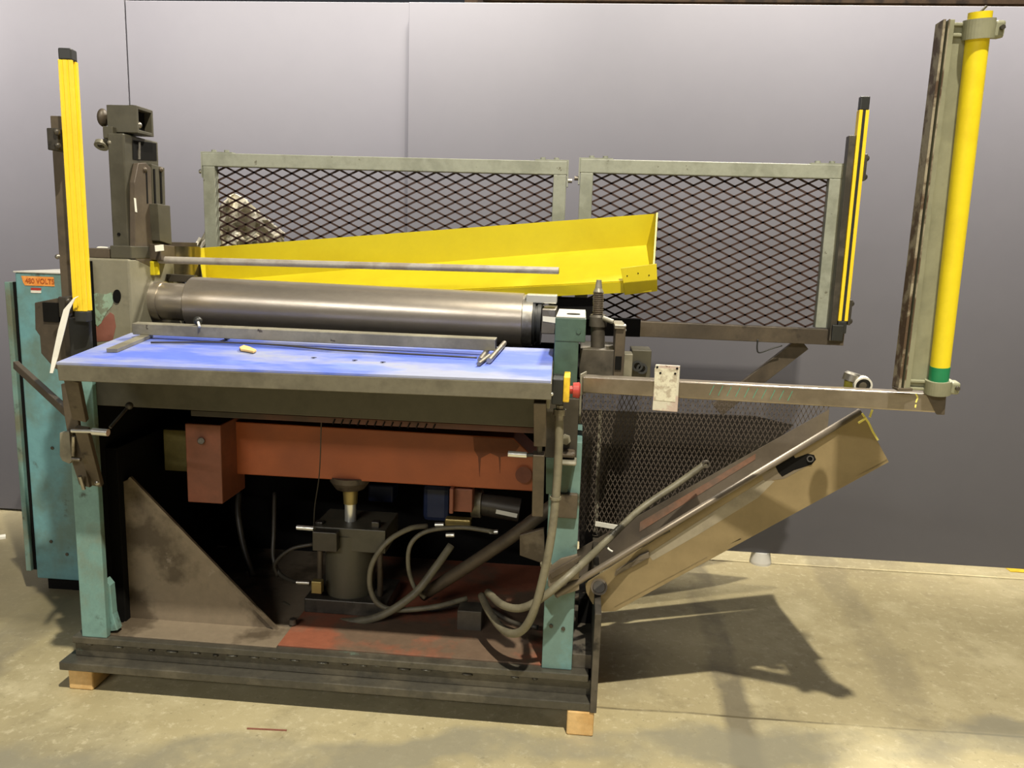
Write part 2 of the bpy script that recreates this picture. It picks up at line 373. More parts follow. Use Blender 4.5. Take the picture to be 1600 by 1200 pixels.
c = P(1590, 885, YR+.1)
MB().box(c.x-.02, c.x+.25, YR+.12, YR+.17, 0, .003).build('floor_marking', m_estop, w)
# racking behind the right wall panel, only its top shows above the panel
rk = thing('storage_rack', 'dark timber racking showing above the right wall panel', 'rack', (1.6, 6.2, 0))
for i in range(5): MB().box(-.6+i*1.1, -.52+i*1.1, 6.1, 6.2, 0, 4.2).build('post', m_rack, rk)
for i in range(4): MB().box(-.8, 4.2, 6.05, 6.1, 2.6+i*.24, 2.72+i*.24).build('shelf_board', m_rack, rk)
for i in range(14):
    x = -.7+i*.34; MB().beam((x, 6.3, 2.2), (x+random.uniform(-.25, .25), 6.3, 4.1), .05, .04, (0, 1, 0)).build('slat', m_rack, rk)
MB().box(-1, 4.4, 6.5, 6.55, 0, 4.4).build('back_sheet', m_rack, rk)

# ================================================================== MACHINE
YF = 2.44
XL = P(92, 1040, YF).x; XR = P(932, 1110, YF).x
MA = thing('plate_rolling_machine', 'large worn plate rolling machine with a steel roll above a blue work table', 'machine', ((XL+XR)/2, 2.9, .089))
ZB = .089
bs = MB()
bs.box(XL, XR-.02, YF, YF+.16, ZB, ZB+.03)                       # lower front flange
bs.box(XL+.03, XR-.02, YF+.05, YF+.07, ZB+.03, ZB+.085)          # recessed web
bs.box(XL, XR-.02, 3.34, 3.5, ZB, ZB+.03); bs.box(XL+.03, XR-.02, 3.43, 3.45, ZB+.03, ZB+.085)
bs.box(XL+.03, XL+.05, YF+.07, 3.43, ZB, ZB+.085)
base = bs.build('base_frame', m_base, MA, .003)
ZT = ZB+.11
MB().box(XL+.03, XR-.03, YF+.035, 3.47, ZB+.085, ZT).build('upper_flange', m_base, base, .003)
MB().box(P(440, 1000, 2.55).x, P(850, 1030, 2.5).x, YF+.075, 3.40, ZT, ZT+.006).build('floor_plate', m_red, base, .001)
MB().box(XL+.15, P(440, 1000, 2.55).x, YF+.06, 3.40, ZT, ZT+.005).build('floor_plate', m_gus, base, .001)
MB().box(XR-.022, XR, YF-.005, 3.5, ZB, P(930, 958, YF).z).build('end_plate', m_dk, base, .002)
for k in range(22):                                              # stitch welds under the upper flange
    x = XL+.1+k*.074+random.uniform(-.02, .02); l = random.uniform(.02, .05)
    MB().ball((x, YF+.048, ZB+.078+random.uniform(-.006, .004)), .007, 8, 5, (l/.007*.5, 1, .8)).build('weld_bead', m_weld if k % 3 else m_base, base)
# uprights
UL = MB().box(P(124, 930, 2.48).x, P(163, 930, 2.48).x, 2.48, 2.505, ZT, 1.16).build('upright', m_teal2, MA, .003)
MB().box(P(124, 930, 2.48).x, P(150, 930, 2.5).x, 2.506, 3.2, ZT, 1.14).build('side_web', m_void, MA)  # black colour stands in for the interior's shade
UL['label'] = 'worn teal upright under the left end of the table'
pb('side_plate', m_void, MA, 168, 700, 190, 985, 2.60, 3.3)  # blackened as well, for the shade inside the frame
xr0, xr1 = P(852, 900, 2.5).x, P(900, 900, 2.5).x
UR = MB().box(xr0, xr1, 2.50, 2.78, ZT, P(890, 690, 2.5).z).build('upright', m_teal, MA, .003)
UR['label'] = 'teal upright at the right end of the machine'
gx0, gx1 = P(866, 540, 2.5).x, P(916, 500, 2.5).x
ztop = P(890, 497, 2.5).z
UG = MB().box(gx0, gx1-.02, 2.502, 2.80, P(890, 690, 2.5).z, ztop-.07).box(gx0, gx1, 2.5, 2.82, ztop-.075, ztop).build('bearing_post', m_green, MA, .003)
MB().box(gx0+.002, gx1-.002, 2.503, 2.815, ztop, ztop+.004).build('bright_top_sheen', m_foot, UG, .001)  # pale sheet stands in for the bright reflection on the post top
MB().cyl((gx0+.055, 2.6, ztop+.003), (gx0+.055, 2.6, ztop+.006), .022, .022, 20).build('oil_hole', m_void, UG)
bolt('bolt', m_green, UG, P(904, 518, 2.5), (0, -1, 0), .008, .003)
pb('cover_plate_and_shade', m_dk, UR, 853, 622, 903, 716, 2.485, 2.50)  # dark plate widened over the upright's shadowed area
ppoly('slide_face_and_shade', m_green, UR, [(853, 715), (898, 715), (886, 772), (853, 772)], 2.488, .012)  # dark green face also takes in the shadow below the plate
bolt('bolt', m_grey, UR, P(884, 686, 2.485), (0, -1, 0), .017, .012)
MB().box(*prect(866, 707, 899, 716, 2.44, 2.5)).build('lever_plate', m_dk2, UR, .008)
MB().box(*prect(868, 722, 901, 728, 2.42, 2.5)).build('lever_plate', m_grey, UR, .006)
pb('brown_block', m_dk2, UR, 867, 772, 902, 810, 2.478, 2.5)
for (x, y) in ((861, 978), (880, 982)): bolt('bolt', m_dk, UR, P(x, y, 2.5), (0, -1, 0), .007, .004)
MB().box(xr1, XR-.022, 2.52, 2.9, ZT, ZT+.05).build('floor_angle', m_dk, MA, .002)
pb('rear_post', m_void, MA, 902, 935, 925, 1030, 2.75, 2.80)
# gusset and inner plates
GU = ppoly('gusset_plate', m_gus, MA, [(160, 765), (203, 748), (434, 986), (190, 972), (186, 880), (164, 800)], 2.63, .02)
MB().beam(P(203, 746, 2.625), P(434, 985, 2.625), .012, .012, (0, 1, 0)).build('gusset_edge', m_gus, GU)
ppoly('corner_fillet', m_teal2, MA, [(164, 905), (172, 915), (176, 960), (184, 985), (164, 988)], 2.507, .03)
bolt('bolt', m_dk, MA, P(458, 975, 2.66), (0, 0, 1), .014, .02); 
MB().box(XL+.02, xr1, 3.36, 3.38, ZT, 1.2).build('back_panel', m_void, MA)  # black back, put in so the interior reads dark
MB().box(XL+.05, xr1, 2.56, 3.38, 1.14, 1.165).build('light_block_deck', m_void, MA)  # unseen deck added to block overhead light from the interior
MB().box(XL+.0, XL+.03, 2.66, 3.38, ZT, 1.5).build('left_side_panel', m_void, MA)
# front beam under the table
FB = MB().box(P(150, 620, 2.5).x, P(846, 640, 2.5).x, 2.5, 2.56, P(500, 651, 2.5).z, P(500, 600, 2.5).z).build('front_beam', m_tower, MA, .003)
z1 = P(500, 651, 2.54).z
MB().box(P(300, 640, 2.54).x, P(838, 660, 2.54).x, 2.53, 2.58, z1-.018, z1+.002).build('red_strip', m_dkred, FB, .002)
for k in range(13):
    x = P(520, 650, 2.53).x+k*.028
    if x < P(832, 660, 2.53).x: MB().beam((x, 2.529, z1-.021), (x+.008, 2.529, z1-.003), .004, .004, (0, 1, 0)).build('notch_line', m_void, FB)
# orange lifting beam
LB = MB().prism([P(356, 658, 2.83), P(802, 684, 2.83), P(836, 716, 2.83), P(836, 768, 2.83), P(356, 740, 2.83)], (0, .18, 0)).build('lifting_beam', m_or, MA, .004)
EB = MB().box(*prect(291, 663, 346, 786, 2.70, 2.9)).build('end_block', m_orb, LB, .004)
MB().cyl(P(314, 689, 2.70), P(314, 689, 2.685), .013, .011, 14).build('bolt', m_steel, EB)
ppoly('oil_stain', m_woodd, LB, [(739, 683), (800, 686), (812, 697), (800, 712), (782, 714), (781, 740), (779, 714), (766, 708), (751, 716), (749, 745), (747, 714), (741, 704)], 2.828, .002, 0)
pb('packing_block', mat('olive_block', lin(120, 110, 60), .6), LB, 256, 672, 291, 736, 2.86, 2.95)
MB().cyl(P(818, 742, 2.81), P(818, 742, 2.83), .03, .03, 20).build('pivot_boss', m_woodd, LB)
pb('bracket', m_orb, LB, 702, 764, 708, 803, 2.80, 2.9); pb('bracket', m_orb, LB, 706, 764, 738, 800, 2.84, 2.9)
# hydraulic cylinder
YC = 2.88
HC = MB()
bx = P(548, 900, YC).x
HC.cyl((bx, YC, P(548, 945, YC).z), (bx, YC, P(548, 826, YC).z), .095, .095, 28)
HC = HC.build('hydraulic_cylinder', m_tower, MA)
MB().lathe((bx, YC, P(548, 762, YC).z), (0, 0, 1), [(0, .03), (0, .055), (.03, .076), (.05, .076), (.05, 0)], 28).build('saddle_flange', m_dk2, HC)
MB().cyl((bx, YC, P(548, 786, YC).z), (bx, YC, P(548, 760, YC).z), .026, .03, 20).build('rod_end', m_brass, HC)
MB().cyl((bx, YC, P(548, 830, YC).z), (bx, YC, P(548, 785, YC).z), .022, .022, 20).build('piston_rod', m_chrome, HC)
pb('top_block', m_tower, HC, 488, 826, 602, 862, 2.79, 3.0)
pb('valve_block', m_dk, HC, 488, 832, 526, 862, 2.75, 2.79)
for x in (492, 580): pb('tie_bolt', m_dk, HC, x, 816, x+12, 828, 2.81, 2.84)
for x in (500, 594): MB().cyl(P(x, 940, 2.84), P(x, 860, 2.84), .011, .011, 12).build('tie_rod', m_dk2, HC)
MB().box(P(478, 950, 2.79).x, P(606, 950, 2.79).x, 2.77, 3.0, ZT+.005, P(548, 938, 2.78).z).build('base_block', m_dk, HC, .004)
pc('hose_fitting', m_chrome, HC, 464, 824, 2.77, 490, 826, 2.77, .009)
pc('hose_fitting', m_steel, HC, 464, 910, 2.77, 484, 911, 2.77, .01)
pb('brass_elbow', m_brass, HC, 486, 909, 502, 928, 2.755, 2.785)
MB().tube([P(503, 606, 2.52), P(502, 660, 2.6), P(499, 740, 2.7), P(492, 790, 2.78), P(490, 826, 2.80)], .0022, 6).build('thin_wire', m_hosed, MA)
# pump motor and blocks in the dark
MO = MB().cyl(P(752, 787, 2.95), P(812, 797, 2.95), .045, .045, 24).build('pump_motor', m_dk, MA)
MB().cyl(P(738, 786, 2.95), P(753, 787, 2.95), .055, .055, 24).build('motor_flange', m_grey, MO)
MB().beam(P(775, 799, 2.902), P(808, 806, 2.902), .003, .016, (0, 0, 1)).build('name_plate', m_white, MO)
pb('blue_pump', m_bluem, MA, 660, 758, 702, 816, 3.0, 3.15, .02)
pb('grey_valve', m_bluem, MA, 575, 758, 614, 785, 3.1, 3.2, .008)
ppoly('inner_plate', m_gus, MA, [(812, 836), (850, 826), (852, 882), (812, 868)], 2.62, .02)
pb('steel_block', m_dk, MA, 714, 955, 752, 988, 2.72, 2.8)
pb('brass_manifold', m_brass, MA, 695, 812, 735, 823, 2.86, 2.9, .004)
for (x, y) in ((685, 820), (702, 836), (770, 831)): pc('hose_fitting', m_chrome, MA, x-5, y, 2.84, x+8, y, 2.84, .008)
MB().tube([P(870, 785, 2.74), P(800, 838, 2.76), P(730, 885, 2.8), P(660, 930, 2.84)], .024, 12).build('brace_pipe', m_dk2, MA)
def hose(name, m, r, pts): return MB().tube([P(*p) for p in pts], r, 12, 6).build(name, m, MA)
hose('hydraulic_hose', m_hose, .010, [(668, 822, 2.85), (640, 826, 2.82), (606, 846, 2.78), (582, 880, 2.76), (578, 915, 2.75), (590, 942, 2.74), (620, 953, 2.74), (680, 948, 2.76), (730, 935, 2.8)])
hose('hydraulic_hose', m_hose, .0085, [(772, 831, 2.84), (720, 824, 2.84), (668, 830, 2.82), (642, 850, 2.8), (638, 885, 2.79), (648, 918, 2.78), (664, 934, 2.78)])
hose('hydraulic_hose', m_hose, .015, [(442, 945, 2.84), (475, 962, 2.78), (530, 972, 2.74), (590, 964, 2.72), (645, 930, 2.74), (678, 890, 2.78), (705, 852, 2.84)])
hose('hydraulic_hose', m_hosed, .008, [(466, 910, 2.77), (452, 906, 2.80), (436, 895, 2.84), (427, 870, 2.86), (428, 830, 2.9), (429, 770, 3.0)])
hose('hydraulic_hose', m_hosed, .012, [(374, 770, 3.1), (372, 800, 3.05), (380, 850, 3.0), (395, 900, 2.95)])
hose('hydraulic_hose', m_hosed, .007, [(490, 850, 2.84), (455, 858, 2.83), (430, 880, 2.83), (434, 900, 2.84)])
hose('hydraulic_hose', m_hosed, .009, [(600, 950, 2.9), (660, 955, 2.86), (720, 945, 2.84), (760, 950, 2.8), (800, 972, 2.74), (840, 980, 2.7)])
CDT = hose('flexible_conduit', m_hose, .0135, [(874, 648, 2.37), (873, 700, 2.37), (869, 770, 2.37), (861, 840, 2.36), (848, 905, 2.36), (834, 955, 2.37), (818, 983, 2.4), (800, 990, 2.44), (782, 980, 2.5), (764, 955, 2.58), (752, 930, 2.66)])
CDT['label'] = 'grey conduit hanging from the emergency stop box'
for y in (776, 880): MB().ringcyl(P(868 if y < 800 else 853, y, 2.37), P(868 if y < 800 else 853, y+4, 2.37), .018, .0136).build('tie_ring', m_hose, CDT)

# ---- main roll
rc0, rc1 = P(302, 473, 2.9), P(818, 500, 2.9); ax = (rc1-rc0).normalized(); RL = (rc1-rc0).length
RO = MB().lathe(rc0, ax, [(0, .05), (0, .093), (.004, .097), (RL-.002, .097), (RL, .094), (RL, .03)], 64).build('bending_roll', m_roll, MA)
lp = lambda t: rc0+ax*t
tl = -(rc0.x-P(226, 470, 2.88).x)
MB().lathe(rc0, ax, [(0, .07), (tl*.62, .07), (tl*.62, .074), (tl, .076), (tl, .02)], 48).build('journal', m_roll, RO)
MB().lathe(rc0, ax, [(tl*.99, .02), (tl*.99, .107), (tl*1.1, .107), (tl*1.1, .02)], 48).build('end_flange', m_olive, RO)
MB().ball(lp(tl*.95)+V((0, -.06, .055)), .014, 10, 6).build('set_screw', m_chrome, RO)
MB().lathe(rc1, ax, [(0, .093), (.035, .093), (.035, .05)], 48).build('end_collar', m_steel, RO)
MB().lathe(rc1, ax, [(.035, .088), (.045, .088), (.045, .078), (.053, .078), (.053, .086), (.066, .086), (.066, .03)], 48).build('black_ring', m_blk, RO)
pb('bearing_block', m_steel, RO, 846, 483, 868, 522, 2.80, 3.0)
ppoly('paper_tag', m_white, RO, [(848, 494), (869, 496), (868, 505), (848, 502)], 2.798, .002, 0)
MB().box(*prect(822, 461, 870, 474, 2.84, 2.92)).build('top_clamp', m_chrome, RO, .003)
# ---- left head: casting, pads, drum
XH = P(203, 450, 2.72).x
HD = MB().prism([(P(136, 450, 2.72).x, 2.72, 1.18), (XH, 2.72, 1.18), (XH, 3.1, 1.18), (P(136, 450, 2.72).x, 3.1, 1.18)], (0, 0, P(170, 404, 2.72).z-1.18)).build('head_casting', m_olive, MA, .006)
ppoly('mint_patch', m_peel, HD, [(141, 462), (150, 458), (165, 460), (176, 456), (178, 470), (175, 478), (168, 486), (163, 494), (158, 505), (152, 510), (148, 504), (141, 500)], 2.7185, .002, 0)
ppoly('primer_patch', m_prime, HD, [(140, 508), (148, 507), (153, 511), (163, 497), (172, 488), (178, 492), (181, 510), (176, 532), (140, 535)], 2.7190, .002, 0)
ppoly('bore_hole', m_void, HD, [(182+6*math.cos(k*math.pi/10), 463+10.5*math.sin(k*math.pi/10)) for k in range(20)], 2.7155, .01, 0)
pb('pad', m_dk2, HD, 137, 388, 171, 403, 2.74, 2.86); pb('pad', m_tower, HD, 172, 384, 205, 404, 2.735, 2.86)
zt = P(170, 404, 2.72).z
ppoly('rag', m_white, HD, [(147, 390), (152, 385), (166, 386), (171, 394), (171, 400), (148, 400)], 2.87, .03, .004)
DR = MB().lathe((P(277, 410, 3.12).x, 3.12, P(277, 434, 3.0).z), (0, 0, 1), [(0, .09), (.12, .09), (.12, .0)], 40).build('drive_drum', m_oliveg, MA)
MB().lathe((P(270, 400, 3.12).x, 3.12, P(277, 393, 3.03).z), (0, 0, 1), [(0, .0), (0, .098), (.035, .098), (.035, .0)], 8).build('drum_cap', m_towerb, DR)
pb('yellow_shim', m_yel, MA, 219, 408, 241, 430, 2.86, 2.9)
MB().beam(P(232, 432, 2.99), P(306, 436, 2.99), .03, .028).build('guide_bar', m_dk, MA, .002)
# ---- slide tower (broad side faces the roll)
XT = P(197, 300, 2.76).x
yb = PX(250, 300, XT).y
TW = MB()
zb, zt2 = P(190, 385, 2.76).z-.03, P(180, 208, 2.76).z
TW = MB().box(P(172, 300, 2.76).x, XT, 2.76, yb, zb, zt2).build('slide_tower', m_tower, MA, .004)
bolt('oil_plug', m_void, TW, P(186, 366, 2.76), (0, -1, 0), .006, .003)
xpoly('window', m_void, TW, [(206, 219), (243, 224), (244, 251), (207, 249)], XT-.001, .003, 0)
xpoly('window_bar', m_steel, TW, [(215, 222), (218, 222), (218, 249), (215, 249)], XT+.001, .004, 0)
xpoly('slide', m_towerb, TW, [(208, 255), (220, 254), (228, 262), (233, 420), (203, 405), (202, 285)], XT+.001, .02)
xpoly('slide_rail', m_tower, TW, [(230, 256), (250, 262), (253, 378), (234, 372)], XT+.001, .018)
for a in (226.5, 239, 249):
    xpoly('slot', m_void, TW, [(a, 264), (a+2.2, 264), (a+4.2, 318), (a+2.0, 318)], XT+.019, .003, 0)
xpoly('clamp_block', m_tower, TW, [(232, 318), (252, 321), (255, 382), (236, 376)], XT+.018, .035)
pc('bolt', m_steel, TW, 249, 328, PX(249, 328, XT).y-.02, 256, 329, PX(249, 328, XT).y-.03, .011, 12)
for a in (225.5, 251): MB().ball(PX(a, 265, XT+.02), .01, 10, 6).build('bolt_head', m_dk2, TW)
xpoly('white_strip', m_white, TW, [(209, 309), (212, 310), (214, 332), (211, 331)], XT+.0215, .001, 0)
xpoly('lower_block', m_towerb, TW, [(233, 381), (257, 384), (258, 412), (236, 406)], XT+.02, .04)
xpoly('paper_label', m_white, TW, [(241.5, 383.5), (255, 382), (256, 391.5), (242.5, 393)], XT+.0605, .001, 0)
TB = MB(); a = prect(167, 164, 214, 207, 2.80, 2.91)
x0, x1, y0, y1, z0, z1_ = a; t = .012
TB.box(x0, x1, y0, y0+t, z0, z1_).box(x0, x1, y1-t, y1, z0, z1_).box(x0, x1, y0+t, y1-t, z0, z0+t).box(x0, x1, y0+t, y1-t, z1_-t, z1_).box(x0, x0+t, y0+t, y1-t, z0+t, z1_-t)
TB = TB.build('top_box', m_tower, TW, .002)
MB().box(x1-.03, x1-.028, y0+t, y1-t, z0+t, z1_-t).build('inner_face', m_void, TB)
MB().cyl((x0+.05, 2.88, z1_), (x0+.05, 2.88, z1_+.012), .012, .012, 8).build('bolt', m_dk, TB)
MB().ball((x1-.012, 2.83, z0+.03), .012, 10, 6).build('bolt', m_steel, TB)
MB().box(P(160, 200, 2.78).x, P(176, 200, 2.78).x, 2.78, 2.92, P(165, 216, 2.78).z, P(165, 197, 2.78).z).build('side_lug', m_tower, TW, .003)
MB().ball(P(161, 184, 2.84), .032, 16, 10, (.55, .8, 1)).build('knob', m_dk2, TB)
MB().ringcyl(P(158, 229, 2.80), P(158, 229, 2.80)+V((0, .008, .012)), .024, .012).build('lifting_eye', m_grey, TW)
MB().beam(P(160, 226, 2.81), P(176, 214, 2.81), .02, .02).build('eye_shank', m_tower, TW)
MB().ball(P(172, 223, 2.765), .009, 10, 6).build('bolt_head', m_grey, TW)
# ---- right end: adjusting screw and clamps
SW = MB().cyl(P(934, 546, 2.72), P(934, 508, 2.72), .024, .024, 20).build('adjusting_screw', m_dk, MA)
MB().lathe(P(934, 510, 2.72), (0, 0, 1), [(0, .024), (.0, .03), (.032, .03), (.04, .026), (.04, .0)], 20).build('lock_collar', m_dk, SW)
th = MB(); pz0, pz1 = P(934, 497, 2.72), P(935, 456, 2.72); nth = 14
for k in range(nth):
    p0 = pz0.lerp(pz1, k/nth); p1 = pz0.lerp(pz1, (k+.5)/nth); p2 = pz0.lerp(pz1, (k+1)/nth)
    th.cyl(p0, p1, .0155, .019, 16, False); th.cyl(p1, p2, .019, .0155, 16, False)
th.build('thread', m_dk2, SW)
MB().lathe(pz1, (0, 0, 1), [(0, .018), (.012, .012), (.04, .0085), (.04, 0)], 14).build('screw_tip', m_grey, SW)
pc('tommy_bar', m_grey, SW, 942, 497, 2.70, 958, 503, 2.69, .008)
MB().box(*prect(905, 546, 962, 592, 2.66, 2.9)).build('saddle_block', m_dk, MA, .003)
MB().box(*prect(960, 509, 976, 590, 2.65, 2.8)).build('stop_bar', m_dk2, MA, .003)
MB().box(*prect(960, 508, 976, 514, 2.64, 2.81)).build('stop_cap', m_steel, MA, .002)
for y in (509, 516): MB().ball(P(976, y, 2.66), .006, 8, 5).build('bolt', m_chrome, MA)
pb('shadow_slot', m_void, MA, 961, 557, 971, 578, 2.646, 2.655, 0)
pb('junction_plate', m_grey, MA, 974, 553, 988, 592, 2.82, 2.9)
JB = MB().box(*prect(986, 547, 1017, 594, 2.9, 3.02)).build('junction_box', m_tower, MA, .003)
for (x, y) in ((996, 572), (1003, 576)): MB().ringcyl(P(x, y, 2.9), P(x, y, 2.88), .02, .012).build('cable_gland', m_blk, JB)
MB().beam(P(866, 480, 3.08), P(926, 482, 3.08), .04, .08).build('rear_shade_bar', m_void, MA)  # black bars put where the gaps behind lie in dark shade
MB().beam(P(880, 508, 3.18), P(1000, 512, 3.18), .04, .07).build('rear_shade_bar', m_void, MA)

# ---- work table (hinged to the machine)
FL, FR, BR, BL = P(88, 566, 2.2), P(862, 595, 2.2), P(866, 545, 2.66), P(205, 520, 2.66)
nz = (FR-FL).cross(BL-FL).normalized()
def tpt(u, v, h=0.): return (FL.lerp(FR, u)).lerp(BL.lerp(BR, u), v)+nz*h
WTB = MB()
hh = .042
def tbar(u0, v0, u1, v1, h0, h1): 
    return [tpt(u0, v0, h0), tpt(u1, v0, h0), tpt(u1, v1, h0), tpt(u0, v1, h0), tpt(u0, v0, h1), tpt(u1, v0, h1), tpt(u1, v1, h1), tpt(u0, v1, h1)]
WTB.hexa(tbar(0, .0, 1, .015, -.056, -.008)).hexa(tbar(0, .985, 1, 1, -.05, -.008)).hexa(tbar(0, .015, .006, .985, -.056, -.008)).hexa(tbar(.994, .015, 1, .985, -.056, -.008)).hexa(tbar(.006, .015, .994, .985, -.012, -.008))
WTB = WTB.build('work_table', m_rail, MA, .002)
WTB['label'] = 'long work table with a worn blue top'
MB().hexa(tbar(-.001, .002, .9985, 1, -.008, 0)).build('blue_sheet', m_blue, WTB, .001)
BK = MB().beam(P(113, 592, 2.25), P(126, 655, 2.33), .045, .018, (0, 1, .3)).build('bracket_arm', m_dk2, WTB, .002)
MB().beam(P(128, 668, 2.335), P(151, 757, 2.44), .042, .018, (0, 1, .3)).build('bracket_arm', m_dk2, WTB, .002)
ppoly('bracket_plate', m_dk2, WTB, [(95, 600), (108, 598), (122, 660), (126, 700), (140, 762), (124, 758), (112, 722), (99, 640)], 2.40, .015)
ppoly('latch_plate', m_grey, WTB, [(93, 676), (108, 674), (112, 720), (108, 725), (97, 720), (93, 712)], 2.37, .02)
pc('hinge_pin', m_chrome, WTB, 112, 673, 2.33, 146, 674, 2.33, .006); pc('pin_handle', m_chrome, WTB, 145, 674, 2.33, 169, 676, 2.33, .0115)
pc('latch_bar', m_steel, WTB, 115, 682, 2.355, 114, 712, 2.36, .006); pc('latch_bar', m_steel, WTB, 113, 717, 2.36, 126, 718, 2.36, .006)
pc('latch_bar', m_steel, WTB, 125, 744, 2.38, 131, 764, 2.40, .006)
MB().ball(P(153, 754, 2.43), .011, 10, 6).build('pivot_bolt', m_steel, WTB)
pc('release_rod', m_dk, WTB, 172, 668, 2.36, 200, 636, 2.45, .005); MB().ball(P(202, 634, 2.45), .013, 10, 6).build('release_knob', m_dk, WTB)
MB().beam(P(844, 627, 2.25), P(844, 694, 2.29), .036, .03, (0, 1, 0)).build('support_bar', m_dk2, WTB, .002)
MB().beam(P(842, 708, 2.30), P(840, 803, 2.36), .034, .03, (0, 1, 0)).build('support_bar', m_dk2, WTB, .002)
pc('swivel', m_dk, WTB, 843, 692, 2.3, 843, 710, 2.31, .008)
pc('hinge_pin', m_dk, WTB, 822, 711, 2.31, 836, 711, 2.31, .006); pc('pin_handle', m_chrome, WTB, 794, 709, 2.31, 823, 711, 2.31, .009)
MB().beam(P(857, 612, 2.26), P(856, 636, 2.28), .012, .02, (0, 1, 0)).build('hook', m_grey, WTB, .002)

# ================================================================== THINGS ON THE TABLE
def on(px, py, h=0.):               # point on the table top plane under a pixel
    d = ray(px, py); t = (FL-CAM).dot(nz)/d.dot(nz); return CAM+d*t+nz*h
# long square tube resting on the flat bar and the pins
a, b_ = on(213, 527, .032), on(775, 553, .032)
sq = MB(); sq.beam(a, b_, .038, .038, nz)
tb = tag(sq.build('square_tube', m_grey, None, .002), 'long grey square steel tube lying along the blue table', 'tube')
e = (b_-a).normalized()
MB().beam(b_+e*.0, b_+e*.0006, .028, .028, nz).build('open_end', m_void, tb)
fb = tag(MB().beam(on(175, 551, .0065), on(232, 527, .0065), .034, .013, nz).build('flat_bar', m_grey, None, .0015), 'short flat steel bar lying across the left end of the table', 'bar')
for k, (p0, p1, lb) in enumerate((((750, 567), (763, 549), 'short steel pin lying under the end of the square tube'), ((748, 572), (764, 559), 'thin steel pin lying nearest the table front edge'), ((764, 568), (788, 540), 'longest steel pin lying right of the square tube end'))):
    r = (.0085, .0065, .0085)[k]
    c = MB().cyl(on(*p0, r), on(*p1, r), r, r, 14); c = c.build('steel_pin', m_steel); tag(c, lb, 'pin', 'steel pins on the table')
kb = thing('ball_knob_lever', 'black ball knob on a bright stem at the square tube', 'knob', on(318, 508, .05))
MB().ball(a.lerp(b_, .185)+V((0, -.005, .034)), .0145, 16, 10).build('ball', m_blk, kb)
MB().cyl(a.lerp(b_, .185)+V((.004, -.012, .034)), a.lerp(b_, .198)+V((.002, -.03, .017)), .004, .004, 10).build('stem', m_white, kb)
kb2 = tag(MB().ball(on(355, 531, .011), .011, 12, 8, (1.2, .8, 1)).cyl(on(355, 531, .012), on(362, 527, .016), .008, .006, 10).build('black_knob', m_blk), 'small black knob lying under the square tube', 'knob')
ch = MB(); pts = [(374, 546), (381, 542.5), (390, 545), (401, 550), (396, 552.5), (384, 550), (376, 549)]
ch.prism([on(x, y, .0005) for x, y in pts], nz*.008); tag(ch.build('wood_chip', m_tan, None, .002), 'small tan chip lying on the blue table', 'chip')
st = MB().tube([on(236, 537, .004), on(330, 537, .005), on(420, 541, .006), on(520, 549, .005), on(620, 554, .004), on(745, 561, .004)], .003, 6)
tag(st.build('dark_wire', m_hosed), 'thin dark wire running along the blue table', 'wire')
for k, (x, y) in enumerate(((490, 559), (554, 563), (598, 566))):
    q = on(x, y, .0004); MB().prism([q+V((-.008, 0, 0)), q+V((0, -.006, 0)), q+V((.009, .003, 0)), q+V((0, .006, 0))], nz*.001).build('grease_spot', m_void, WTB)

# long round rod above the roll
rd = thing('round_rod', 'long grey round rod sticking out above the roll', 'rod', P(560, 414, 2.9))
MB().cyl(P(246, 406, 2.90), P(873, 423, 2.86), .0135, .0125, 20).build('rod', m_rod, rd)
MB().cyl(P(873, 423, 2.86), P(873.4, 423, 2.86), .009, .009, 14).build('bore', m_void, rd)
MB().cyl(P(239, 407, 2.90), P(247, 406, 2.9), .018, .018, 8).build('end_nut', m_blk, rd)

# ================================================================== YELLOW TROUGH
TR = thing('yellow_trough', 'long bright yellow sheet metal trough tilted behind the roll', 'trough', P(700, 450, 3.1))
yb0, yb1, yf0, yf1 = 3.21, 3.21, 3.05, 3.02
A0, A1 = P(318, 387, yb0), P(1022, 334, yb1)
B0, B1 = P(330, 440, yb0+.02), P(1010, 384, yb1+.02)
C0, C1 = P(322, 474, yf0), P(1018, 438, yf1)
D0, D1 = P(322, 488, yf0+.01), P(1018, 455, yf1+.01)
def sheet(p, q, r, s, t=.004):
    n = (q-p).cross(s-p).normalized()*t
    return [p, q, r, s, p+n, q+n, r+n, s+n]
MB().hexa(sheet(B0, B1, A1, A0)).build('back_panel', m_yel, TR)
MB().hexa(sheet(C0, C1, B1, B0)).build('bottom_panel', m_yel, TR)
MB().hexa(sheet(D0, D1, C1, C0)).build('front_lip', m_yel, TR)
MB().prism([A1, B1, C1, D1, D1+V((.0, 0, .02))+V((0, -.0, .0)), C1+V((0, -.02, .03)), A1+V((0, -.10, 0))], (.006, 0, 0)).build('end_plate', m_yel, TR)
MB().prism([A0, B0, C0, C0+V((0, 0, .02)), A0+V((0, -.05, -.004))], (.004, 0, 0)).build('end_plate', m_yel, TR)
q = [P(970, 419, 3.0), P(1026, 412, 3.0), P(1027, 437, 3.0), P(974, 442, 3.0)]
CB = MB().prism(q, (0, .008, 0)).build('corner_bracket', m_yel, TR, .001)
MB().prism([P(974, 442, 3.0), P(1027, 437, 3.0), P(1027, 455, 3.03), P(976, 461, 3.03)], (0, .006, 0)).build('lower_flange', m_yel, TR, .001)
for (x, y) in ((980, 431), (997, 427), (1014, 430)): MB().cyl(P(x, y, 3.0), P(x, y, 2.998), .0025, .0025, 8).build('rivet', m_void, CB)

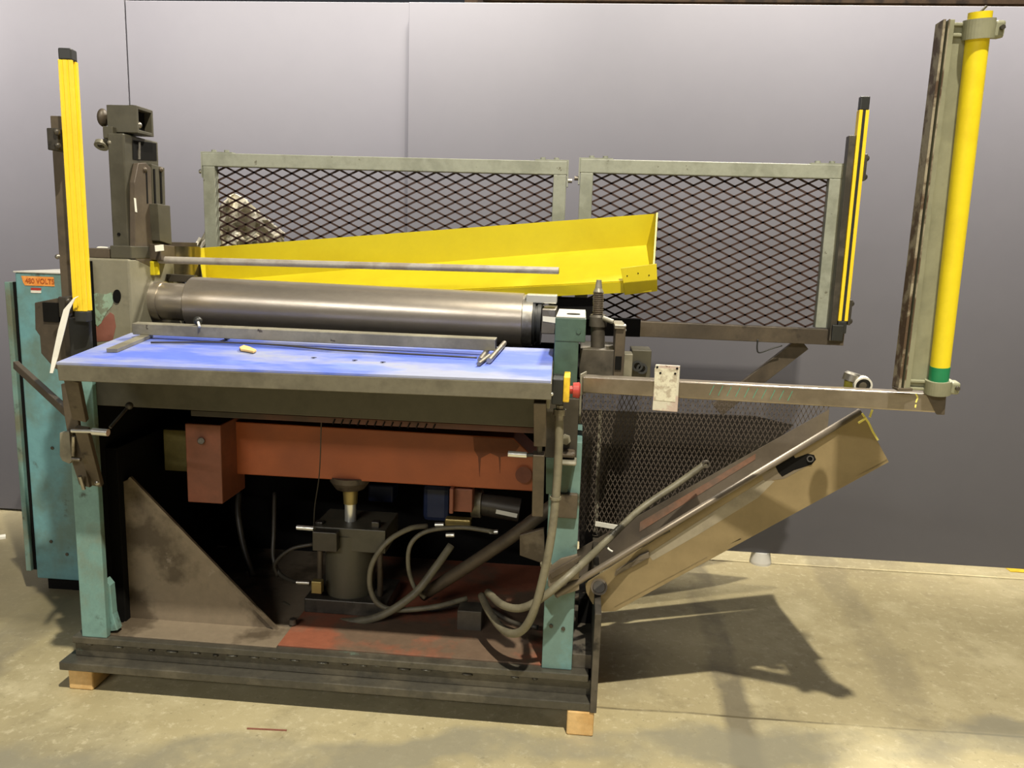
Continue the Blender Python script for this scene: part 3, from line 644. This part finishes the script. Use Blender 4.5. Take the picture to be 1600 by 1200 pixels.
# ================================================================== MESH GUARDS
def expanded(name, m, parent, x0, x1, z0, z1, Y, lw, sw, t, d, vertical=False, clip=None):
    mb = MB()
    ncol = int((x1-x0)/(lw if not vertical else sw))*2+3; nrow = int((z1-z0)/(sw if not vertical else lw))*2+3
    hx, hz = (lw/2, sw/2) if not vertical else (sw/2, lw/2)
    for i in range(ncol):
        for j in range(nrow):
            if (i+j) % 2: continue
            for sg in (1, -1):
                p0 = V((x0+i*hx, Y, z0+j*hz)); p1 = V((x0+(i+1)*hx, Y, z0+(j+sg)*hz))
                ok = all(x0-1e-4 <= p.x <= x1+1e-4 and z0-1e-4 <= p.z <= z1+1e-4 for p in (p0, p1))
                if not ok:      # trim strand to the opening
                    dd = p1-p0; lo, hi = 0., 1.
                    for comp, a, bb in ((0, x0, x1), (2, z0, z1)):
                        if abs(dd[comp]) < 1e-9: continue
                        t0, t1 = (a-p0[comp])/dd[comp], (bb-p0[comp])/dd[comp]
                        lo, hi = max(lo, min(t0, t1)), min(hi, max(t0, t1))
                    if hi-lo < .08: continue
                    p0, p1 = p0+dd*lo, p0+dd*hi
                if clip and not (clip(p0) and clip(p1)): continue
                k = (p1-p0).normalized()*t*.3
                mb.beam(p0-k, p1+k, d, t, (0, 0, 1) if abs((p1-p0).normalized().z) < .9 else (1, 0, 0))
    return mb.build(name, m, parent)
YG = 3.34; FT = .054
def guard(label, pxl, pxr, zt, zb, group):
    x0, x1 = pxl, pxr
    g = thing('mesh_guard', label, 'guard', ((x0+x1)/2, YG, zb), group)
    MB().box(x0, x1, YG-.02, YG+.02, zt-FT, zt).build('top_rail', m_frame, g, .003)
    MB().box(x0+.002, x0+FT, YG-.02, YG+.02, zb, zt-FT).build('post', m_frame, g, .003)
    MB().box(x1-FT, x1-.002, YG-.02, YG+.02, zb, zt-FT).build('post', m_frame, g, .003)
    for s, xx in ((1, x0), (-1, x1)):
        bk = MB().box(min(xx, xx+s*.13), max(xx, xx+s*.13), YG-.018, YG+.018, zt, zt+.005).box(min(xx, xx-s*.005), max(xx, xx-s*.005), YG-.018, YG+.018, zt-.10, zt+.005).build('corner_bracket', m_frame, g)
        for q in (.045, .10): bolt('bolt', m_frame, bk, (xx+s*q, YG, zt+.005), (0, 0, 1), .011, .009)
        bolt('bolt', m_steel, bk, (xx-s*.005, YG, zt-.075), (-s, 0, 0), .009, .016)
    expanded('expanded_mesh', m_mesh, g, x0+FT-.006, x1-FT+.006, zb+.0, zt-FT+.005, YG+.012, .0815, .0392, .0076, .005)
    return g
zt_ = P(600, 246, YG).z; zt1 = (P(320, 237, YG).z+P(884, 255, YG).z)/2
G1 = guard('wide expanded metal guard panel behind the yellow trough', P(319, 260, YG).x, P(886, 275, YG).x, zt1, 1.32, 'mesh guards')
zt2_ = (P(905, 249, YG).z+P(1317, 258, YG).z)/2
G2 = guard('right expanded metal guard panel beside the black and yellow light curtain', P(906, 270, YG).x, P(1315, 290, YG).x, zt2_, P(1285, 512, YG).z, 'mesh guards')
MB().beam(P(880, 508, YG-.03), P(1316, 527, YG-.03), .05, .062).build('bottom_angle', m_dk2, G2, .002)
MB().beam(P(1255, 536, YG), P(1120, 640, YG), .02, .062, (0, 0, 1)).build('diagonal_brace', m_dk2, G2, .002)
MB().tube([P(1184, 530, YG-.06), P(1183, 545, YG-.06), P(1187, 551, YG-.06), P(1205, 545, YG-.05), P(1222, 540, YG-.05)], .003, 6).build('wire_loop', m_blk, G2)

# crumpled white sheet behind the first guard
rg = MB(); nx, ny = 16, 12
O_, U_, W_ = P(308, 388, 3.55), P(440, 400, 3.55)-P(308, 388, 3.55), None
edge = [(308, 388), (332, 352), (352, 318), (366, 302), (380, 312), (400, 330), (425, 350), (440, 365)]
grid = []
for j in range(ny+1):
    row = []
    for i in range(nx+1):
        u = i/nx; x = 306+u*138
        k = u*7; kk = min(int(k), 6); topy = edge[kk][1]+(edge[kk+1][1]-edge[kk][1])*(k-kk)
        y = topy+(440-topy)*(j/ny)
        row.append(P(x, y, 3.52+.018*math.sin(i*1.9+j*.6)+random.uniform(-.012, .012)))
    grid.append(row)
for j in range(ny):
    for i in range(nx): rg.face([grid[j+1][i], grid[j+1][i+1], grid[j][i+1], grid[j][i]])
ro = rg.build('crumpled_sheet', m_rag); so = ro.modifiers.new('solid', 'SOLIDIFY'); so.thickness = .012
tag(ro, 'crumpled white torn sheet leaning behind the wide mesh guard', 'sheet')

# ================================================================== LIGHT CURTAINS
def curtain(label, pb_, pt, cap, rotz, slot, w=.052, dp=.055):
    b, t = V(pb_), V(pt); x = (b.x+t.x)/2; y = b.y
    g = thing('light_curtain', label, 'light curtain', (x, y, b.z), 'light curtains')
    Rz = Matrix.Rotation(rotz, 3, 'Z')
    def prof(pts, z0, z1, name, m, bev=.0015):
        mb = MB(); mb.prism([V((x, y, z0))+Rz @ V((px, py, 0)) for px, py in pts], (0, 0, z1-z0)); return mb.build(name, m, g, bev)
    h = w/2
    if slot:
        prof([(-h, -dp/2), (-.0055, -dp/2), (-.0055, -dp/2+.012), (.0055, -dp/2+.012), (.0055, -dp/2), (h, -dp/2), (h, dp/2), (-h, dp/2)], b.z+cap, t.z-cap, 'profile', m_lcy)
        prof([(-.0053, -dp/2+.002), (.0053, -dp/2+.002), (.0053, -dp/2+.0118), (-.0053, -dp/2+.0118)], b.z+cap, t.z-cap, 'lens_strip', m_blk, 0)
    else:
        prof([(-h, -dp/2), (-.012, -dp/2), (-.011, -dp/2+.002), (-.008, -dp/2+.002), (-.007, -dp/2), (.004, -dp/2), (.005, -dp/2+.002), (.008, -dp/2+.002), (.009, -dp/2), (h, -dp/2), (h, -.012), (h-.006, -.011), (h-.006, .004), (h, .005), (h, dp/2), (-h, dp/2)], b.z+cap, t.z-cap, 'profile', m_lcy)
    for z0, z1 in ((b.z, b.z+cap), (t.z-cap, t.z)):
        prof([(-h+.001, -dp/2+.001), (h-.001, -dp/2+.001), (h-.001, dp/2-.001), (-h+.001, dp/2-.001)], z0, z1, 'end_cap', m_blk, .004)
    return g
YL = 2.42
LC1 = curtain('yellow light curtain bar standing at the left of the head casting', P(127, 502, YL), P(109, 77, YL), .034, R(9), False, w=.041, dp=.042)
x0 = P(101, 330, YL+.05).x
MB().box(x0-.022, x0+.012, YL+.04, YL+.07, P(105, 560, YL).z, P(93, 178, YL).z).build('mounting_bar', m_dk2, LC1, .002)
for y in (218, 478):
    c = P(100 if y < 300 else 117, y, YL)
    br_ = MB().box(c.x-.035, c.x+.0, YL-.03, YL+.04, c.z-.035, c.z+.03).build('clamp_bracket', m_dk, LC1, .003)
    MB().ball((c.x+.0, YL-.032, c.z+.018), .010, 10, 6).build('bolt', m_dk, br_); MB().ball((c.x-.0, YL-.032, c.z-.022), .010, 10, 6).build('bolt', m_dk, br_)
MB().ball(P(90, 401, YL), .008, 10, 6).build('bolt', m_steel, LC1)
pb('foot_bracket', m_blk, LC1, 108, 497, 141, 560, 2.45, 2.465, .004)
ppoly('bracket_plate', m_dk2, LC1, [(54, 473), (98, 464), (108, 470), (106, 585), (84, 575), (64, 552), (62, 525), (55, 515)], 2.56, .02)
pb('bracket_recess', m_void, LC1, 67, 473, 92, 503, 2.555, 2.56, 0)
YRC = 3.27
LC2 = curtain('slotted yellow light curtain bar on the right mesh guard', P(1317, 521, YRC), P(1347, 151, YRC), .05, R(1), True, w=.037, dp=.03)
cx = LC2.location.x
MB().box(cx-.044, cx-.0195, YRC-.01, YRC+.03, P(1311, 533, YRC).z, P(1328, 212, YRC).z).build('mounting_bar', m_dk, LC2, .002)
for y in (262, 488):
    c = P(1350 if y < 300 else 1327, y, YRC)
    br_ = MB().box(cx+.0195, cx+.03, YRC-.015, YRC+.02, c.z-.05, c.z+.05).build('clamp_bracket', m_dk, LC2, .003)
    for s in (-.035, .035): MB().ball((cx+.03, YRC, c.z+s), .012, 10, 6).build('bolt', m_dk, br_)
pb('foot_bracket', m_blk, LC2, 1300, 508, 1318, 533, YRC-.02, YRC+.04)
# white strap hanging off the left curtain
sp = MB(); pl = [P(122, 463, 2.38), P(116, 466, 2.375), P(104, 484, 2.37), P(96, 515, 2.36), P(86, 558, 2.35), P(80, 583, 2.34)]
wd = [.004, .006, .020, .022, .018, .010]
for k in range(5):
    s0, s1 = V((wd[k]/2, 0, 0)), V((wd[k+1]/2, 0, 0)); d = V((0, .002, 0))
    sp.hexa([pl[k]-s0, pl[k]+s0, pl[k]+s0+d, pl[k]-s0+d, pl[k+1]-s1, pl[k+1]+s1, pl[k+1]+s1+d, pl[k+1]-s1+d])
tag(sp.build('white_strap', m_white), 'white plastic strap hanging from the left light curtain foot', 'strap')

# ================================================================== ELECTRICAL CABINET
cx0, cx1, cy = P(64, 700, 3.2).x-.0, P(150, 700, 3.2).x, 3.2
a_ = P(27, 441, cy); bz = .02
CB_ = thing('electrical_cabinet', 'tall teal electrical cabinet with an orange voltage sticker behind the left end', 'cabinet', (P(60, 700, cy).x, cy, 0))
cxL = P(40, 660, cy).x
zt3 = P(60, 427, cy).z
body = MB().box(cxL, cxL+.42, cy, cy+.42, .06, zt3).build('body', m_teal, CB_, .006)
MB().box(cxL+.03, cxL+.39, cy+.03, cy+.39, 0, .06).build('plinth', m_void, CB_)
MB().box(cxL-.004, cxL+.424, cy-.004, cy+.424, zt3, zt3+.006).build('top_cover', m_foot, body, .001)
MB().box(cxL-.012, cxL, cy+.0, cy+.40, .1, zt3-.04).build('gasket', m_void, body)
dr = MB().box(cxL-.035, cxL-.012, cy-.02, cy+.42, .1, zt3-.04).build('door', m_teal2, CB_, .003)
yl = cy-.002
ppoly('voltage_sticker', m_orl, body, [(33, 431), (83.5, 433), (85, 447.5), (39, 446), (36, 441)], yl, .002, 0)
c = P(62, 439.5, yl-.002); 
text('sticker_text', '480 VOLTS', m_txt, body, c+V((0, 0, 0)), .03, P(85, 441, yl)-P(33, 439, yl), (0, 0, 1), fit=(P(82, 441, yl)-P(37, 439, yl)).length)
ppoly('red_sticker', m_redl, body, [(48, 449.5), (64, 450), (64, 454), (48, 453.5)], yl, .002, 0)
ppoly('white_sticker', m_white, body, [(48, 453.6), (64, 454), (64, 458), (48, 457.5)], yl, .002, 0)
for (x, y) in ((82, 700), (105, 866), (80, 846)): bolt('bolt', m_dk, body, P(x, y, cy), (0, -1, 0), .008, .003)
MB().beam(P(84, 436, 3.35), P(104, 438, 3.35), .1, .003).build('loose_paper', m_white, body)
MB().beam(P(25, 570, 2.9), P(112, 650, 2.5), .02, .03).build('tie_bar', m_dk2, MA, .002)
tag(MB().box(P(10, 845, 3.9).x, P(36, 801, 3.9).x, 3.72, 3.76, 0, .012).build('floor_scrap', m_white), 'pale strip of scrap on the floor beside the cabinet', 'scrap')
sc_ = bpy.data.objects['floor_scrap']; sc_.rotation_euler.z = R(38)

# ================================================================== EMERGENCY STOP
ES = thing('emergency_stop_box', 'black and yellow emergency stop box with a red button at the table corner', 'emergency stop', P(875, 632, 2.36))
MB().box(*prect(862, 592, 881, 633, 2.32, 2.42)).build('housing', m_blk, ES, .004)
MB().box(*prect(880, 589, 890, 629, 2.315, 2.42)).build('yellow_cover', m_estop, ES, .003)
c = P(890, 609, 2.36)
MB().lathe(c, (1, 0, 0), [(0, .012), (.01, .012), (.01, .022), (.028, .024), (.032, .018), (.032, 0)], 24).build('push_button', m_redl, ES)
MB().lathe(P(875, 633, 2.37), (0, 0, -1), [(0, .012), (.012, .012), (.012, .02), (.03, .02), (.03, .015), (.045, .015)], 8).build('conduit_gland', m_steel, ES)
MB().ball(P(862, 616, 2.32), .006, 8, 5).build('screw', m_chrome, ES)

# ================================================================== SWING ARM, POST
p0, p1 = P(913, 599, 2.54), P(1462, 629, 2.28)
p0.z = p1.z = (p0.z+p1.z)/2; p0 = P(913, 599, 2.54); p1 = P(1462, 628, 2.28)
AW = .052
AR = thing('swing_arm', 'long square steel swing arm reaching out to the right', 'arm', (p0.x, p0.y, p0.z-AW/2))
arm = MB().beam(p0, p1, AW, AW).build('arm_tube', m_arm, AR, .004)
d = (p1-p0).normalized(); sd = d.cross(V((0, 0, 1))).normalized(); uu = sd.cross(d)
if sd.y > 0: sd = -sd; 
MB().beam(p0-d*.006, p0, .066, .07).build('end_plate', m_grey, AR, .002)
MB().prism([p1-d*.03+uu*.027-sd*.03, p1+d*.02+uu*.027-sd*.03, p1+d*.02-uu*.03-sd*.03, p1-d*.0-uu*.03-sd*.03], sd*.062).build('end_gusset', m_dk2, AR, .002)
def armf(px, py):                       # point on the arm's front face
    dd = ray(px, py); n = sd; o_ = p0+sd*(AW/2+.0004); t = (o_-CAM).dot(n)/dd.dot(n); return CAM+dd*t
for k in range(10):
    x = 1116+k*13.6; y = 602+k*1.0
    MB().beam(armf(x, y), armf(x-7.5, y+15), .0016, .0008, sd).build('chalk_mark', m_chalk, arm)
for q in (((1431, 615), (1434, 621)), ((1434, 621), (1431, 629)), ((1431, 632), (1430, 637))):
    MB().beam(armf(*q[0]), armf(*q[1]), .004, .0008, sd).build('marker_squiggle', m_ychalk, arm)
pl_ = [armf(1025, 569)+sd*.001, armf(1063, 571)+sd*.001, armf(1059, 643)+sd*.001, armf(1020, 640)+sd*.001]
PLT = MB().prism(pl_, sd*.010).build('pale_plate', m_pale, AR, .0015)
MB().prism([armf(1024, 574)+sd*.0112, armf(1060, 576)+sd*.0112, armf(1056, 627)+sd*.0112, armf(1023, 624)+sd*.0112], sd*.001).build('worn_patch', mat('pale_residue', lin(206, 202, 180), .6, c2=lin(170, 160, 140), scale=40, lo=.5, hi=.6, var=.1), PLT)
for (x, y) in ((1033, 582), (1056, 583), (1028, 573), (1059, 575)): MB().cyl(armf(x, y)+sd*.0118, armf(x, y)+sd*.0135, .0035, .0035, 10).build('hole', m_void, PLT)
# vertical yellow tube with channel at the end of the arm
YP0, YP1 = 2.25, 2.12                        # the post leans a little towards the viewer
tb0, tb1 = P(1465, 606, YP0), P(1532, 19, YP1)
PO = thing('yellow_post', 'tall chipped yellow tube clamped to a grey channel on the arm end', 'post', (tb0.x, tb0.y, p1.z+AW/2))
MB().cyl(tb0, tb1, .0245, .0265, 32).build('tube', m_tube, PO)
ta = tb0.lerp(tb1, .02); tb_ = tb0.lerp(tb1, .066); MB().cyl(ta, tb_, .0252, .0254, 32).build('green_tape', m_tape, PO)
MB().cyl(tb1, tb1+V((.012, 0, .014)), .003, .003, 6).build('wire_end', m_hosed, PO)
ud = (tb1-tb0).normalized()
for t, h, ri in ((-.016, .038, .0247), (.936, .044, .0266)):
    c0 = tb0+(tb1-tb0)*t; cl = MB().ringcyl(c0, c0+ud*h, ri+.009, ri, 32).build('pipe_clamp', m_chan, PO)
    MB().beam(c0+ud*h/2+V((ri+.004, 0, 0)), c0+ud*h/2+V((ri+.028, 0, 0)), .034, h*.9, ud).build('clamp_ear', m_chan, cl, .006)
    bolt('bolt', m_dk, cl, c0+ud*h/2+V((ri+.018, -.018, 0)), (0, -1, 0), .006, .008)
    for q in (.25, .8):
        MB().beam(c0+ud*h*q+V((-ri-.004, .01, 0)), c0+ud*h*q+V((-ri-.05, .01, 0)), .014, .008, ud).build('clamp_bolt', m_chan, cl, .002)
def cpt(t, off, dy): return P(1400+70*t+off, 607-574*t, YP0+(YP1-YP0)*t)+V((0, dy, 0))
def chbox(o0, o1, ya, yb_):
    return [cpt(0, o0, ya), cpt(0, o1, ya), cpt(0, o1, yb_), cpt(0, o0, yb_), cpt(1, o0, ya), cpt(1, o1, ya), cpt(1, o1, yb_), cpt(1, o0, yb_)]
CHO = MB().hexa(chbox(19, 54, .012, .017)).build('channel', m_chan, PO, .001)
MB().hexa(chbox(0, 4, -.016, .03)).build('channel_flange', m_chane, CHO)
MB().hexa(chbox(4, 9, .004, .012)).build('channel_groove', m_void, CHO)
MB().hexa(chbox(8, 18, -.016, .016)).build('channel_lip', m_chan, CHO, .001)
MB().hexa(chbox(8, 10, -.0175, -.016)).build('scuffed_edge', m_chane, CHO)
MB().hexa(chbox(4, 54, .017, .03)).build('channel_back', m_chan, CHO)
MB().beam(cpt(0, -2, 0), cpt(0, 22, 0), .04, .008).build('base_clip', m_dk2, PO, .002)

# tape roll and can on the arm
cn = thing('small_can', 'small greenish can with a dark metal cap on the swing arm', 'can', P(1330, 606, 2.42))
zA = P(1330, 604, 2.40).z-.012
MB().cyl((P(1327, 600, 2.40).x, 2.40, zA), (P(1327, 600, 2.40).x, 2.40, zA+.03), .015, .015, 20).build('body', mat('olive_yellow_can', lin(168, 160, 60), .4), cn)
MB().lathe((P(1329, 600, 2.40).x, 2.40, zA+.028), (.25, 0, 1), [(0, .0), (0, .026), (.02, .026), (.026, .02), (.026, 0)], 24).build('cap', m_steel, cn)
tr_ = thing('tape_roll', 'white rimmed tape roll leaning against the small can on the arm', 'tape roll', P(1350, 610, 2.38))
c = P(1349, 603, 2.37)
MB().ringcyl(c, c+V((.0, .018, .003)), .026, .021, 28).build('rim', m_white, tr_)
MB().ringcyl(c+V((0, .004, 0)), c+V((.0, .017, .003)), .021, .012, 28).build('winding', m_blk, tr_)
MB().cyl(c+V((0, .003, 0)), c+V((.0, .017, .003)), .011, .011, 20).build('core', m_steel, tr_)
ys = thing('yellow_ribbon', 'frayed yellow ribbon tied at the upper corner of the chute', 'ribbon', P(1350, 690, 2.56))
for q in (((1347, 646), (1357, 660)), ((1357, 660), (1364, 675)), ((1364, 675), (1372, 688)), ((1341, 661), (1354, 653)), ((1363, 640), (1359, 652))):
    MB().beam(P(*q[0], 2.56), P(*q[1], 2.555), .006, .003, (0, 1, 0)).build('ribbon_strand', m_ychalk, ys)

# ================================================================== CHUTE
YT, YTB = 2.6, 3.08
TY = thing('discharge_chute', 'tan sheet steel chute sloping down from the swing arm to the machine base', 'chute', P(930, 955, YT))
FP = ppoly('front_plate', m_tray, TY, [(1345, 641), (1389, 722), (962, 955), (942, 956), (926, 944), (916, 926), (914, 912)], YT, .008, .001)
l0, l1 = P(868, 930, 2.43), P(1344, 643, YT-.006)
MB().tube([l0, P(1000, 850, 2.57), l1], .011, 12, 1).build('rolled_lip', m_trayin, TY)
b0, b1 = P(858, 884, YTB), P(1296, 640, YTB)
dn = V((0, 0, -.20))
bp = MB().prism([b0, b1, b1+dn*1.0, b0+dn*.7], (0, .006, 0)).build('back_plate', m_trayin, TY)
MB().prism([b0.lerp(b1, .34)-V((0, .001, .03)), b0.lerp(b1, .75)-V((0, .001, .012)), b0.lerp(b1, .75)-V((0, .001, .035)), b0.lerp(b1, .34)-V((0, .001, .07))], (0, -.001, 0)).build('rust_streak', m_rust, bp)
f0, f1 = P(960, 950, YT), P(1386, 720, YT)
bb0, bb1 = b0+dn*.7+V((.1, 0, 0)), b1+dn
MB().hexa([f0, f1, bb1, bb0, f0+V((0, 0, .006)), f1+V((0, 0, .006)), bb1+V((0, 0, .006)), bb0+V((0, 0, .006))]).build('bottom_plate', m_trayin, TY)
MB().cyl(P(936, 917, YT-.022), P(936, 917, YT+.02), .028, .028, 24).build('hinge_pin', m_dk2, FP)
MB().cyl(P(936, 917, YT-.030), P(936, 917, YT-.02), .02, .022, 16).build('pin_head', m_dk, FP)
ppoly('grey_band', mat('bare_grey_sheet_steel', lin(146, 138, 120), .45, .2, c2=lin(126, 118, 102), scale=6, var=.06), FP, [(1012, 866), (1120, 796), (1196, 748), (1210, 752), (1184, 778), (1090, 836), (1020, 876)], YT-.0006, .001, 0)
ppoly('slot_hole', m_void, FP, [(1211, 728), (1240, 712), (1243, 716), (1262, 709), (1272, 711), (1275, 718), (1268, 726), (1240, 735), (1222, 745), (1216, 738)], YT-.0012, .002, 0)
ppoly('grey_smear', m_trayin, FP, [(1190, 741), (1212, 730), (1222, 744), (1238, 735), (1262, 728), (1225, 748), (1195, 752)], YT-.0008, .001, 0)
MB().ringcyl(P(1266, 717, YT-.006), P(1266, 717, YT), .011, .007, 16).build('eye', m_dk, FP)
ppoly('lip_bracket', m_trayin, FP, [(962, 898), (1000, 868), (1014, 862), (1015, 872), (1004, 876), (985, 880), (964, 893)], YT-.014, .012)
ppoly('lip_bracket', m_dk, FP, [(1000, 842), (1045, 826), (1048, 831), (1012, 848)], YT-.014, .01)
MB().tube([P(1103, 724, 2.98), P(1060, 755, 2.96), P(1000, 796, 2.9), P(945, 848, 2.72), P(900, 890, 2.44), P(850, 932, 2.40), P(815, 950, 2.42), P(785, 945, 2.48), P(762, 925, 2.58)], .013, 12).build('drain_hose', m_hose, TY)
MB().ringcyl(P(1103, 724, 2.975), P(1104, 726, 2.965), .015, .010, 16).build('hose_end', m_steel, TY)
MB().tube([P(945, 850, 2.74), P(951, 858, 2.73), P(957, 862, 2.73)], .004, 6).build('cable_tie', m_white, TY)
ppoly('left_end_plate', m_trayin, TY, [(856, 888), (876, 873), (902, 866), (905, 880), (905, 922), (868, 934), (856, 915)], 2.462, .008)
ppoly('left_end_flap', m_dk2, TY, [(858, 896), (900, 872), (908, 868), (900, 884), (862, 905)], 2.452, .006)
# dark sheet and lower mesh panel behind the chute
LM = thing('lower_mesh_panel', 'fine expanded metal panel below the swing arm', 'guard', (P(1030, 800, 3.14).x, 3.14, .3))
xa, xb = P(906, 700, 3.14).x, P(1300, 640, 3.14).x
za, zb_ = P(900, 830, 3.14).z, P(1000, 606, 3.14).z
sl = (b1-b0)
def above(p): 
    t = (p.x-b0.x)/(b1.x-b0.x); return p.z > b0.z+(b1.z-b0.z)*t-.03
expanded('expanded_mesh', m_mesh2, LM, xa, xb, za, zb_, 3.14, .039, .0185, .0028, .0015, True, above)
MB().beam(P(908, 600, 3.10), P(903, 735, 3.10), .008, .03, (0, 1, 0)).build('edge_strip', m_grey, LM)
MB().beam(P(938, 640, 3.15), P(931, 830, 3.15), .014, .01, (0, 1, 0)).build('inner_strip', m_grey, LM)
MB().beam(P(930, 818, 3.10), P(965, 824, 3.10), .008, .018, (0, 0, 1)).build('white_strip', m_white, LM)  # white bar stands in for a reflected glint
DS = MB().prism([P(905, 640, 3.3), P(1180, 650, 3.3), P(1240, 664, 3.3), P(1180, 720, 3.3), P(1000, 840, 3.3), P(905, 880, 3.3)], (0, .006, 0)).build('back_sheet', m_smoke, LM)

# ================================================================== TIMBER BLOCKS UNDER THE BASE
for (x0, x1, y, lb) in ((107, 146, 1078, 'sawn timber block under the left end of the machine base'), (886, 925, 1150, 'sawn timber block under the right end of the machine base')):
    a = PZ((x0+x1)/2, y, 0); hw = .0445
    tk = MB().box(a.x-hw, a.x+hw, a.y, 3.45, 0, ZB).build('timber_block', m_wood, None, .006)
    tag(tk, lb, 'block', 'timber blocks')

q = PZ(386, 1139, 0); q2 = PZ(448, 1142, 0)
tag(MB().beam(q+V((0, 0, .002)), q2+V((0, 0, .002)), .005, .003).build('red_thread', m_prime), 'thin red thread lying on the concrete in front', 'thread')
